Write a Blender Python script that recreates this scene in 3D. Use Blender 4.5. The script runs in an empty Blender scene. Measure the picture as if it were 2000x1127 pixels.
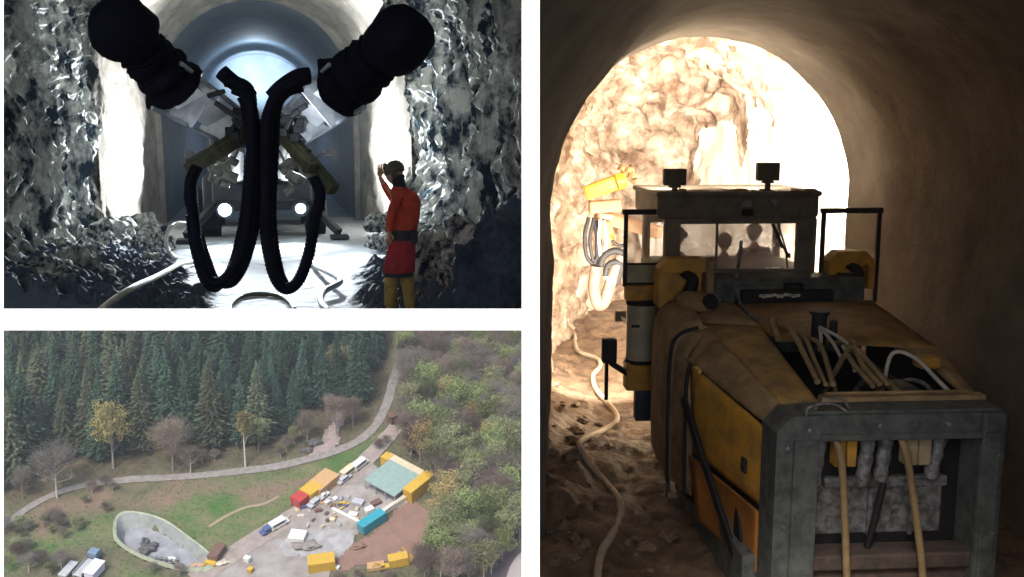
import bpy, bmesh, math, random
from mathutils import Vector, Matrix, noise
R = math.radians
random.seed(11)
sc = bpy.context.scene
C = sc.collection

# ------------------------------------------------------------ camera, sky, sun, exposure
PITCH = R(9.0); FPX = 1921.0
cam_d = bpy.data.cameras.new('camera'); cam = bpy.data.objects.new('camera', cam_d); C.objects.link(cam)
cam_d.sensor_width = 36.0; cam_d.lens = 36.0*FPX/2000.0
cam_d.clip_start = 0.1; cam_d.clip_end = 6000
cam.location = (0, 0, 0); cam.rotation_euler = (R(90)-PITCH, 0, 0)
sc.camera = cam
SUN_EL, SUN_AZ = R(48), R(200)            # azimuth measured from +Y clockwise: the sun stands behind the camera
w = bpy.data.worlds.new('World'); sc.world = w; w.use_nodes = True
nt = w.node_tree; nt.nodes.clear()
sky = nt.nodes.new('ShaderNodeTexSky'); sky.sky_type = 'NISHITA'; sky.sun_disc = False
sky.sun_elevation = SUN_EL; sky.sun_rotation = SUN_AZ; sky.air_density = 1.0; sky.dust_density = 3.0
bg = nt.nodes.new('ShaderNodeBackground'); bg.inputs[1].default_value = 0.13
out = nt.nodes.new('ShaderNodeOutputWorld')
nt.links.new(sky.outputs[0], bg.inputs[0]); nt.links.new(bg.outputs[0], out.inputs[0])
sl = bpy.data.lights.new('sun', 'SUN'); sl.energy = 1.5; sl.angle = R(14); sl.color = (1.0, .96, .9)
so = bpy.data.objects.new('sun', sl); C.objects.link(so)
sd = Vector((math.sin(SUN_AZ)*math.cos(SUN_EL), math.cos(SUN_AZ)*math.cos(SUN_EL), math.sin(SUN_EL)))
so.rotation_euler = (-sd).to_track_quat('-Z', 'Y').to_euler()
sc.view_settings.view_transform = 'Standard'; sc.view_settings.look = 'None'
sc.view_settings.gamma = 1.0; sc.view_settings.exposure = 1.35
sc.cycles.use_denoising = True
sc.cycles.max_bounces = 6; sc.cycles.diffuse_bounces = 4; sc.cycles.glossy_bounces = 2
sc.cycles.transparent_max_bounces = 8; sc.cycles.transmission_bounces = 3
sc.cycles.sample_clamp_indirect = 6.0; sc.cycles.caustics_reflective = False; sc.cycles.caustics_refractive = False

# ------------------------------------------------------------ helpers
def ray(px, py):
    a = (px-1000)/FPX; b = (563.5-py)/FPX
    return Vector((a, math.cos(PITCH)+b*math.sin(PITCH), b*math.cos(PITCH)-math.sin(PITCH)))
def at(px, py, Y):
    r = ray(px, py); return r*(Y/r.y)

def tag(o, label=None, cat=None, group=None, kind=None):
    if label: o['label'] = label
    if cat: o['category'] = cat
    if group: o['group'] = group
    if kind: o['kind'] = kind
    return o
def empty(name, loc=(0,0,0), rz=0, label=None, cat=None, group=None):
    o = bpy.data.objects.new(name, None); C.objects.link(o); o.empty_display_size = .2
    o.location = loc; o.rotation_euler = (0, 0, rz)
    return tag(o, label, cat, group)
def copy_tree(o, parent=None):
    c = o.copy(); C.objects.link(c); c.parent = parent
    for ch in list(o.children): copy_tree(ch, c)
    return c

def mat(name, c1, c2=None, rough=.7, metal=0, scale=4, bump=0, bscale=None, detail=6, emit=None, estr=1, spec=.5, stretch=None, lo=.35, hi=.65, c3=None):
    m = bpy.data.materials.new(name); m.use_nodes = True
    n = m.node_tree.nodes; L = m.node_tree.links; b = n['Principled BSDF']
    b.inputs['Roughness'].default_value = rough; b.inputs['Metallic'].default_value = metal
    b.inputs['Specular IOR Level'].default_value = spec
    c2 = c2 or tuple(v*.75 for v in c1)
    tc = n.new('ShaderNodeTexCoord'); vec = tc.outputs['Object']
    if stretch:
        mp = n.new('ShaderNodeMapping'); mp.inputs['Scale'].default_value = stretch
        L.new(vec, mp.inputs[0]); vec = mp.outputs[0]
    nz = n.new('ShaderNodeTexNoise'); nz.inputs['Scale'].default_value = scale; nz.inputs['Detail'].default_value = detail
    nz.inputs['Roughness'].default_value = .65
    L.new(vec, nz.inputs['Vector'])
    cr = n.new('ShaderNodeValToRGB'); L.new(nz.outputs[0], cr.inputs[0])
    cr.color_ramp.elements[0].position = lo; cr.color_ramp.elements[1].position = hi
    cr.color_ramp.elements[0].color = (*c2, 1); cr.color_ramp.elements[1].color = (*c1, 1)
    if c3:
        e = cr.color_ramp.elements.new(hi+.1); e.color = (*c3, 1)
    L.new(cr.outputs[0], b.inputs['Base Color'])
    if bump:
        n2 = n.new('ShaderNodeTexNoise'); n2.inputs['Scale'].default_value = bscale or scale*4; n2.inputs['Detail'].default_value = 8
        n2.inputs['Roughness'].default_value = .7
        L.new(vec, n2.inputs['Vector'])
        bp = n.new('ShaderNodeBump'); bp.inputs['Strength'].default_value = 1; bp.inputs['Distance'].default_value = bump
        L.new(n2.outputs[0], bp.inputs['Height']); L.new(bp.outputs[0], b.inputs['Normal'])
    if emit:
        b.inputs['Emission Color'].default_value = (*emit, 1); b.inputs['Emission Strength'].default_value = estr
    return m
def glass(name, col, haze=.35, rough=.05):
    m = bpy.data.materials.new(name); m.use_nodes = True
    n = m.node_tree.nodes; L = m.node_tree.links; n.clear()
    t = n.new('ShaderNodeBsdfTransparent'); t.inputs[0].default_value = (.86, .86, .88, 1)
    tr = n.new('ShaderNodeBsdfTranslucent'); tr.inputs[0].default_value = (*col, 1)
    df = n.new('ShaderNodeBsdfDiffuse'); df.inputs[0].default_value = (*col, 1)
    g = n.new('ShaderNodeBsdfGlossy'); g.inputs['Roughness'].default_value = rough
    nz = n.new('ShaderNodeTexNoise'); nz.inputs['Scale'].default_value = 3.0; nz.inputs['Detail'].default_value = 6
    mr = n.new('ShaderNodeMapRange'); mr.inputs['From Min'].default_value = .3; mr.inputs['From Max'].default_value = .7
    mr.inputs['To Min'].default_value = haze*.6; mr.inputs['To Max'].default_value = min(1, haze*1.4)
    L.new(nz.outputs[0], mr.inputs[0])
    a = n.new('ShaderNodeAddShader'); 
    m0 = n.new('ShaderNodeMixShader'); m0.inputs[0].default_value = .5; L.new(tr.outputs[0], m0.inputs[1]); L.new(df.outputs[0], m0.inputs[2])
    m1 = n.new('ShaderNodeMixShader'); L.new(mr.outputs[0], m1.inputs[0]); L.new(t.outputs[0], m1.inputs[1]); L.new(m0.outputs[0], m1.inputs[2])
    m2 = n.new('ShaderNodeMixShader'); m2.inputs[0].default_value = .05; L.new(m1.outputs[0], m2.inputs[1]); L.new(g.outputs[0], m2.inputs[2])
    o = n.new('ShaderNodeOutputMaterial'); L.new(m2.outputs[0], o.inputs[0]); n.remove(a)
    return m

class MB:
    def __init__(s): s.v = []; s.f = []; s.sm = []
    def add(s, vs, fs, smooth=False):
        k = len(s.v); s.v += [tuple(v) for v in vs]
        for f in fs: s.f.append(tuple(i+k for i in f)); s.sm.append(smooth)
        return s
    def box(s, a, b, M=None, bev=0):
        x0, y0, z0 = [min(a[i], b[i]) for i in range(3)]; x1, y1, z1 = [max(a[i], b[i]) for i in range(3)]
        if bev <= 0:
            vs = [Vector(p) for p in ((x0,y0,z0),(x1,y0,z0),(x1,y1,z0),(x0,y1,z0),(x0,y0,z1),(x1,y0,z1),(x1,y1,z1),(x0,y1,z1))]
            fs = [(0,3,2,1),(4,5,6,7),(0,1,5,4),(1,2,6,5),(2,3,7,6),(3,0,4,7)]
        else:
            bm = bmesh.new(); bmesh.ops.create_cube(bm, size=1)
            for v in bm.verts: v.co = Vector(((x0+x1)/2+v.co.x*(x1-x0), (y0+y1)/2+v.co.y*(y1-y0), (z0+z1)/2+v.co.z*(z1-z0)))
            bmesh.ops.bevel(bm, geom=bm.edges[:], offset=min(bev, .45*min(x1-x0, y1-y0, z1-z0)), segments=2, affect='EDGES', profile=.5)
            bm.verts.index_update(); vs = [v.co.copy() for v in bm.verts]; fs = [tuple(v.index for v in f.verts) for f in bm.faces]; bm.free()
        if M: vs = [M @ v for v in vs]
        return s.add(vs, fs)
    def beam(s, p, q, wx, wz, bev=0, up=(0,0,1)):
        p, q = Vector(p), Vector(q); d = q-p; L = d.length; d.normalize()
        x = d.cross(Vector(up)); x = x.normalized() if x.length > 1e-4 else Vector((1,0,0)); z = x.cross(d)
        M = Matrix((x, d, z)).transposed().to_4x4(); M.translation = p
        return s.box((-wx/2, 0, -wz/2), (wx/2, L, wz/2), M, bev)
    def tube(s, pts, r, n=10, cap=True, smooth=True):
        pts = [Vector(p) for p in pts]; N = len(pts)
        rs = r if isinstance(r, (list, tuple)) else [r]*N
        vs = []; fs = []; u = None
        for i, p in enumerate(pts):
            t = (pts[min(i+1, N-1)]-pts[max(i-1, 0)]); t = t.normalized() if t.length > 1e-9 else Vector((0,0,1))
            if u is None: u = t.orthogonal().normalized()
            u = (u-t*u.dot(t)); u = u.normalized() if u.length > 1e-6 else t.orthogonal().normalized()
            v = t.cross(u)
            for k in range(n):
                a = 2*math.pi*k/n; vs.append(p+(u*math.cos(a)+v*math.sin(a))*rs[i])
        for i in range(N-1):
            for k in range(n):
                fs.append((i*n+k, i*n+(k+1) % n, (i+1)*n+(k+1) % n, (i+1)*n+k))
        s.add(vs, fs, smooth)
        if cap: s.add(vs[:n], [tuple(range(n))[::-1]]); s.add(vs[-n:], [tuple(range(n))])
        return s
    def prism(s, poly, y0, y1, axis='y'):
        n = len(poly)
        f = {'y': lambda a, b, t: (a, t, b), 'x': lambda a, b, t: (t, a, b), 'z': lambda a, b, t: (a, b, t)}[axis]
        vs = [f(a, b, y0) for a, b in poly]+[f(a, b, y1) for a, b in poly]
        fs = [tuple(range(n))[::-1], tuple(range(n, 2*n))]+[(i, (i+1) % n, n+(i+1) % n, n+i) for i in range(n)]
        return s.add(vs, fs)
    def blob(s, c, r, n=2, amp=0, sx=1, sy=1, sz=1, seed=0):
        bm = bmesh.new(); bmesh.ops.create_icosphere(bm, subdivisions=n, radius=1)
        vs = []
        for v in bm.verts:
            k = 1+amp*noise.noise(v.co*1.7+Vector((seed*7.1, seed, 0)))
            vs.append(Vector(c)+Vector((v.co.x*sx, v.co.y*sy, v.co.z*sz))*r*k)
        bm.verts.index_update(); fs = [tuple(v.index for v in f.verts) for f in bm.faces]; bm.free()
        return s.add(vs, fs, True)
    def build(s, name, m, parent=None, M=None):
        me = bpy.data.meshes.new(name)
        vs = [M @ Vector(v) for v in s.v] if M else s.v
        me.from_pydata(vs, [], s.f); me.materials.append(m)
        me.polygons.foreach_set('use_smooth', s.sm); 
        bm = bmesh.new(); bm.from_mesh(me); bmesh.ops.recalc_face_normals(bm, faces=bm.faces[:]) if len(bm.faces) < 30000 else None
        bm.to_mesh(me); bm.free(); me.update()
        o = bpy.data.objects.new(name, me); C.objects.link(o); o.parent = parent
        return o
def spline(pts, n=8):
    P = [Vector(p) for p in pts]; P = [P[0]*2-P[1]]+P+[P[-1]*2-P[-2]]; o = []
    for i in range(1, len(P)-2):
        for k in range(n):
            t = k/n; a, b, c, d = P[i-1:i+3]
            o.append(.5*((2*b)+(c-a)*t+(2*a-5*b+4*c-d)*t*t+(3*b-a-3*c+d)*t**3))
    o.append(P[-2]); return o
def light(name, kind, loc, energy, col, size=.1, target=None, spot=None, blend=.6):
    l = bpy.data.lights.new(name, kind); l.energy = energy; l.color = col
    if kind == 'AREA': l.size = size
    else: l.shadow_soft_size = size
    if kind == 'SPOT' and spot: l.spot_size = R(spot); l.spot_blend = blend
    o = bpy.data.objects.new(name, l); C.objects.link(o); o.location = loc
    if target is not None: o.rotation_euler = (Vector(target)-Vector(loc)).to_track_quat('-Z', 'Y').to_euler()
    return o
def fbm(p, o=5): return noise.fractal(p, .9, 2.1, o)
def ridge(p, o=5):
    a = 1; s = 0; q = p.copy()
    for i in range(o):
        s += a*(1-abs(noise.noise(q))*2); q = q*2.07+Vector((3.1, 1.7, .4)); a *= .5
    return s

# ------------------------------------------------------------ white board with three openings, and the added light-blocking slabs behind it
m_white = mat('white_board', (.86,.86,.86), (.84,.84,.84), rough=.9, scale=2, spec=.1)
m_mass = mat('dark_light_block', (.09,.085,.08), (.05,.05,.05), rough=.95, scale=2)
def board():
    b = MB(); D = 4.0
    def quad(x0, y0, x1, y1):            # a bar whose cut edges splay away from the opening
        f = []
        for t in (0, .035):
            for (x, y) in ((x0,y0),(x1,y0),(x1,y1),(x0,y1)):
                r = ray(x, y); f.append(r*(D+t))
        b.add(f, [(3,2,1,0),(4,5,6,7),(0,1,5,4),(1,2,6,5),(2,3,7,6),(3,0,4,7)])
    quad(1019, -90, 1054, 1230); quad(7, 603, 1019, 645); quad(-1900, -90, 7, 1230)
    quad(-1900, -2600, 4000, -90); quad(-1900, 1230, 4000, 2000); quad(2200, -90, 4000, 1230)
    o = b.build('display_wall', m_white)
    tag(o, 'plain white display wall with three rectangular openings onto the tunnels and valley', 'wall')
board()
def masses():  # unseen slabs added to keep daylight out of the tunnels
    b = MB()
    L = lambda px, Y: (px-1000)/FPX*Y/(math.cos(PITCH))
    # wedge between the two tunnels, radial from the viewpoint side
    def wedge(x0, y0, x1, y1, far):
        vs = [ray(x, y)*k for k in (4.06, far) for x, y in ((x0,y0),(x1,y0),(x1,y1),(x0,y1))]
        b.add(vs, [(0,1,2,3),(7,6,5,4),(0,4,5,1),(1,5,6,2),(2,6,7,3),(3,7,4,0)])
    wedge(1030, -700, 1042, 1500, 44); wedge(-900, 617, 1031, 629, 12.2)
    # under, above, left of and behind the left tunnel
    b.prism([(12.2, -2.31), (46, -2.42), (46, -2.35), (12.2, -2.26)], -30, .05, 'x')
    b.box((-30, 4.06, 6.5), (1, 46, 7)); b.box((-30.5, 4.06, -2.3), (-30, 46, 7)); b.box((-30, 46, -2.35), (1, 46.5, 7))
    # shell of the right tunnel
    b.prism([(.1,4.4),(12,4.4),(12,34),(.76,34)], -5, -4.7, 'z'); b.prism([(.1,5.3),(12,5.3),(12,34),(.76,34)], 7, 7.3, 'z'); b.box((12, 4.3, -5), (12.3, 34, 7.3)); b.box((.78, 34, -5), (12, 34.3, 7.3))
    # closures up to the back of the board
    b.box((-30, 5.3, 3.0), (12, 5.4, 7.0)); b.box((4.6, 5.3, -5), (12, 5.4, 7)); b.box((-30, 5.3, -.9), (-8, 5.4, 7))
    tag(b.build('light_block', m_mass), kind='structure')
masses()
# ------------------------------------------------------------ left upper tunnel (all in a frame turned towards its axis)
T1 = R(14.2); M1 = Matrix.Rotation(T1, 4, 'Z'); I1 = M1.inverted(); FL1 = -2.1
def l1(px, py, Y):                       # a point of the left tunnel in its own frame
    return I1 @ at(px, py, Y)
m_rock1 = mat('grey_rock', (.50,.50,.46), (.012,.024,.038), rough=.95, scale=3.2, bump=.06, bscale=10, spec=.08, lo=.42, hi=.60, stretch=(1,1,.5))  # wet-dark and pale rock; the patches also put highlights into the colour
m_shot1 = mat('pale_shotcrete', (.62,.60,.56), (.34,.35,.35), rough=.9, scale=2.2, bump=.05, bscale=9, detail=9)
m_line1 = mat('blue_grey_lining', (.24,.30,.36), (.17,.23,.30), rough=.7, scale=1.5, bump=.005, bscale=10)
def section(t, hw, zs, zf, rt=1.0):
    """horseshoe: t 0..1 from left foot over the crown to the right foot"""
    H = zs-zf; A = math.pi*hw; P = 2*H+A; d = t*P
    if d < H: return (-hw, zf+d), (1, 0)
    if d < H+A:
        a = (d-H)/hw; return (-hw*math.cos(a), zs+hw*rt*math.sin(a)), (math.cos(a), -math.sin(a))
    return (hw, zs-(d-H-A)), (-1, 0)
def clamp1(v):            # nothing of this tunnel reaches past the added partitions around it
    p = M1 @ v; p.z = max(p.z, -.188*p.y); p.x = min(p.x, .0142*p.y); return I1 @ p
def tunnel(name, m, s0, s1, ds, nu, hwf, zs, zf, disp, Mx, rt=1.0, smooth=True, shift=None):
    vs = []; fs = []; ns = max(2, int((s1-s0)/ds)+1)
    for i in range(ns):
        s = s0+(s1-s0)*i/(ns-1); hw = hwf(s); sx = shift(s) if shift else 0
        for k in range(nu+1):
            (x, z), (nx, nz) = section(k/nu, hw, zs, zf, rt)
            d = disp(x, s, z, k/nu); vs.append(clamp1(Vector((x+nx*d+sx, s, z+nz*d))))
    for i in range(ns-1):
        for k in range(nu):
            a = i*(nu+1)+k; fs.append((a, a+1, a+nu+2, a+nu+1))
    b = MB(); b.add(vs, fs, smooth); o = b.build(name, m)
    o.matrix_world = Mx; tag(o, kind='structure'); return o
def rock_disp(x, s, z, t):
    p = Vector((x*1.0, s*1.0, z*.55))
    wv = .35*noise.noise(p*1.7); d = .30*fbm(p*.8, 3)+.26*(ridge(Vector((x*1.9+wv, s*2.0+wv, z*.95)), 5)-1.0)+.045*(ridge(Vector((x*7, s*8+wv*3, z*4)), 3)-1)
    q = Vector((x*2.6+.9*noise.noise(p*3), s*2.6+.6*noise.noise(p*2.5), z*1.2+s*.7)); c = noise.cell(q); d += .10*c
    k = max(0, (-1.0-z)/1.1); d += .55*k*k*(1+.5*fbm(p*2.2, 4))     # rubble foot
    return d*min(1, max(.25, (20.6-s)/1.6))+.0
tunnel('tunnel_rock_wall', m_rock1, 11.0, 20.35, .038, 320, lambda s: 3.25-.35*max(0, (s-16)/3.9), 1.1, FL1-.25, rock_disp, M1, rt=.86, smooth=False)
def sm_disp(x, s, z, t):
    return (.13*fbm(Vector((x*.9, s*.9, z*.8)), 5)+.05*fbm(Vector((x*3.5, s*3.5, z*3)), 4))*min(1, (s-19.8)/.6+.3)*min(1, max(.15, (24.7-s)/1.5))
tunnel('tunnel_shotcrete_wall', m_shot1, 19.6, 24.6, .06, 220, lambda s: 2.90-.60*((s-19.6)/5.0), 1.1, FL1-.1, sm_disp, M1, rt=.86)
tunnel('tunnel_lining', m_line1, 24.4, 41, .5, 60, lambda s: 2.2, .85, FL1-.1, lambda *a: 0, M1)
b = MB(); nn = 40; ring = [section(k/nn, 2.2, .85, FL1-.1)[0] for k in range(nn+1)]
b.add([(x, 40.9, z) for x, z in ring], [tuple(range(nn+1))]); o = b.build('tunnel_end_wall', m_line1); o.matrix_world = M1; tag(o, kind='structure')
# portal collar between shotcrete and lining
b = MB(); r1 = [section(k/nn, 2.45, 1.1, FL1-.1, .9)[0] for k in range(nn+1)]
b.add([(x, 24.45, z) for x, z in ring]+[(x, 24.3, z) for x, z in r1], [(k, k+1, nn+2+k, nn+1+k) for k in range(nn)], True)
o = b.build('tunnel_portal_ring', m_shot1); o.matrix_world = M1; tag(o, kind='structure')

# floor: pale slurry down the middle, broken rock at both sides
def floor1():
    m = bpy.data.materials.new('tunnel_floor_slurry_and_rubble'); m.use_nodes = True
    n = m.node_tree.nodes; L = m.node_tree.links; p = n['Principled BSDF']; p.inputs['Roughness'].default_value = .85; p.inputs['Specular IOR Level'].default_value = .15
    at_ = n.new('ShaderNodeAttribute'); at_.attribute_name = 'zone'
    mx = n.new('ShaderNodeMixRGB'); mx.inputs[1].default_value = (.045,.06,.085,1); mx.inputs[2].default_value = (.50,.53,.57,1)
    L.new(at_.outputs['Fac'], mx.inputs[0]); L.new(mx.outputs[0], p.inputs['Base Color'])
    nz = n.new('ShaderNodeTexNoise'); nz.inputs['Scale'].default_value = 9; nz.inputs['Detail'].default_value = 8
    tc = n.new('ShaderNodeTexCoord'); L.new(tc.outputs['Object'], nz.inputs[0])
    bp = n.new('ShaderNodeBump'); bp.inputs['Distance'].default_value = .03; L.new(nz.outputs[0], bp.inputs['Height']); L.new(bp.outputs[0], p.inputs['Normal'])
    x0, x1, s0, s1, dx = -3.6, 3.4, 10.6, 25, .04
    nx = int((x1-x0)/dx); ns = int((s1-s0)/dx); vs = []; zo = []; fs = []
    for j in range(ns+1):
        s = s0+(s1-s0)*j/ns
        for i in range(nx+1):
            x = x0+(x1-x0)*i/nx
            e = .35*noise.noise(Vector((x*1.2, s*.8, 3)))
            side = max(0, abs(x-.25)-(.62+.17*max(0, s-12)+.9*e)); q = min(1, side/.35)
            h = q*(.16*abs(fbm(Vector((x*3.3, s*3.3, 1)), 6))+.07*abs(fbm(Vector((x*11, s*11, 5)), 3))+.05*noise.cell(Vector((x*5, s*5, 2)))+.02)+.28*max(0, side-.6)
            h = max(h, 0)*min(1, q)+.012*noise.noise(Vector((x*4, s*4, 0)))
            if s > 20: h *= .4
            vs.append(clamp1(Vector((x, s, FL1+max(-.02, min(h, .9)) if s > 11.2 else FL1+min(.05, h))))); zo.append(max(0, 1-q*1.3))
    for j in range(ns):
        for i in range(nx):
            a = j*(nx+1)+i; fs.append((a, a+1, a+nx+2, a+nx+1))
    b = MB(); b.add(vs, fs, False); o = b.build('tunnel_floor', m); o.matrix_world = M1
    ca = o.data.color_attributes.new('zone', 'FLOAT_COLOR', 'POINT')
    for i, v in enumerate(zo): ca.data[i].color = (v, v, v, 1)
    tag(o, kind='structure')
floor1()
b = MB(); b.box((-2.3, 24.9, FL1-.08), (2.3, 41, FL1-.01)); o = b.build('inner_tunnel_floor', m_line1); o.matrix_world = M1; tag(o, kind='structure')

# boulders at the foot of the walls: each one a thing
def boulders():
    g = 'grey boulders at the foot of the tunnel walls'
    rnd = random.Random(5); protos = []
    for k in range(4):
        b = MB(); bm = bmesh.new(); bmesh.ops.create_icosphere(bm, subdivisions=4, radius=1)
        for v in bm.verts:
            c = v.co.copy(); d = 1+.35*fbm(c*1.3+Vector((k*9, 0, 0)), 4)+.18*noise.cell(c*2.3+Vector((k*3, 1, 0))); v.co = Vector((c.x, c.y*.8, c.z*.7))*d
        bm.verts.index_update(); b.add([v.co.copy() for v in bm.verts], [tuple(v.index for v in f.verts) for f in bm.faces], False); bm.free()
        protos.append(b)
    first = {}
    spots = []
    for i in range(84):
        side = -1 if i % 2 else 1
        s = rnd.uniform(11.6, 19.6); x = side*rnd.uniform(1.75, 2.9); r = rnd.uniform(.07, .24)
        if side > 0 and s < 12.5: x = max(x, 1.8)
        spots.append((x, s, r))
    spots += [(-2.35, 13.4, .42), (2.35, 13.1, .55), (2.75, 12.2, .6), (-2.5, 12.3, .38), (-2.2, 19.3, .42), (2.3, 19.2, .36), (-2.5, 17.6, .4), (2.5, 16.6, .35)]
    for i, (x, s, r) in enumerate(spots):
        k = i % 4
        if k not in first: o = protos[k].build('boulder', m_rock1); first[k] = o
        else: o = first[k].copy(); C.objects.link(o)
        p = M1 @ Vector((x, s, FL1+.1+.28*max(0, abs(x)-1.8)+r*.25)); o.location = p; o.scale = (r, r, r); o.rotation_euler = (rnd.uniform(-.3, .3), rnd.uniform(-.3, .3), rnd.uniform(0, 6))
        tag(o, 'broken grey boulder among the rubble heaped at the foot of the rough tunnel wall', 'boulder', g)
boulders()
def ledge():
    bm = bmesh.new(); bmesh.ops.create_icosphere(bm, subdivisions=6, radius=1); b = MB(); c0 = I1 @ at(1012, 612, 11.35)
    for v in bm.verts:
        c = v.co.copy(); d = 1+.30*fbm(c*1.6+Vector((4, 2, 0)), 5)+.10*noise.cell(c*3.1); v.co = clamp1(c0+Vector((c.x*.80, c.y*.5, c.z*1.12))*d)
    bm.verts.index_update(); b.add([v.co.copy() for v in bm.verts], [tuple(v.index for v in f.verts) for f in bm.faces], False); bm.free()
    o = b.build('shadow_rock', mat('shadow_blue_rock', (.09,.11,.17), (.02,.03,.06), rough=.85, scale=4, bump=.06)); o.matrix_world = M1  # added rock, its dark blue colour standing in for a shadow
    tag(o, 'large dark rock added in place of the shadow at the lower right of the worker', 'rock')
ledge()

# ---- drill rig with two raised arms
m_navy = mat('black_rubber', (.003,.003,.012), (.002,.002,.008), rough=.75, scale=6, spec=.12)
m_steel = mat('worn_steel', (.50,.54,.60), (.28,.31,.36), rough=.35, metal=.5, scale=8)
m_dark = mat('dark_machine_paint', (.010,.012,.020), (.006,.007,.012), rough=.6, scale=5)
m_olive = mat('oily_olive_paint', (.10,.10,.05), (.04,.045,.03), rough=.5, scale=9)
m_cable = mat('pale_cable_sheath', (.55,.50,.40), (.35,.32,.27), rough=.6, scale=9)
m_lampw = mat('lit_lamp_lens', (.8,.9,1), rough=.3, emit=(.62,.85,1.0), estr=14)
rig = empty('drill_rig', M1 @ Vector((0, 20, FL1)), T1, 'dark tunnelling rig with two raised arms, hanging black hoses and two lit headlights', 'drilling rig')
IR = Matrix.Translation((0, -20, -FL1)) @ I1                  # world -> rig frame
def rp(px, py, Y): return IR @ at(px, py, Y)
b = MB(); b.box((-1.15, .4, .55), (1.15, 4.2, 1.25), bev=.06); b.box((-.95, .0, .75), (.95, .45, 1.15), bev=.05)
b.box((-1.1, 1.6, 1.25), (1.1, 4.0, 1.75), bev=.08); b.box((-.3, -.2, 1.1), (.3, .8, 1.5), bev=.04)
b.build('chassis', m_dark, rig)
b = MB(); b.box((-1.05, 1.7, 1.76), (.0, 3.0, 2.6), bev=.06); b.build('operator_cab', m_dark, rig)
for sx in (-1, 1):
    for yy in (1.0, 3.5):
        b = MB(); b.tube([(sx*.85, yy, .5), (sx*1.25, yy, .5)], .5, 20); wl = b.build('wheel', m_navy, rig)
        b = MB(); b.tube([(sx*1.2, yy, .5), (sx*1.28, yy, .5)], .24, 14); b.build('rim', m_steel, wl)
    b = MB(); b.tube([(sx*.72, -.12, .62), (sx*.72, .05, .64)], [.17, .13], 18); hl = b.build('headlight', m_dark, rig)
    b = MB(); b.tube([(sx*.72, -.135, .62), (sx*.72, -.121, .62)], .12 if sx < 0 else .095, 18); b.build('lens', m_lampw, hl)
    # outrigger in front of the chassis
    b = MB(); b.beam((sx*.9, .5, .7), (sx*1.45, -.3, .15), .14, .14, .02); b.box((sx*1.45-.18, -.5, .02), (sx*1.45+.18, -.12, .1), bev=.02); b.build('outrigger', m_dark, rig)

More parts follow.
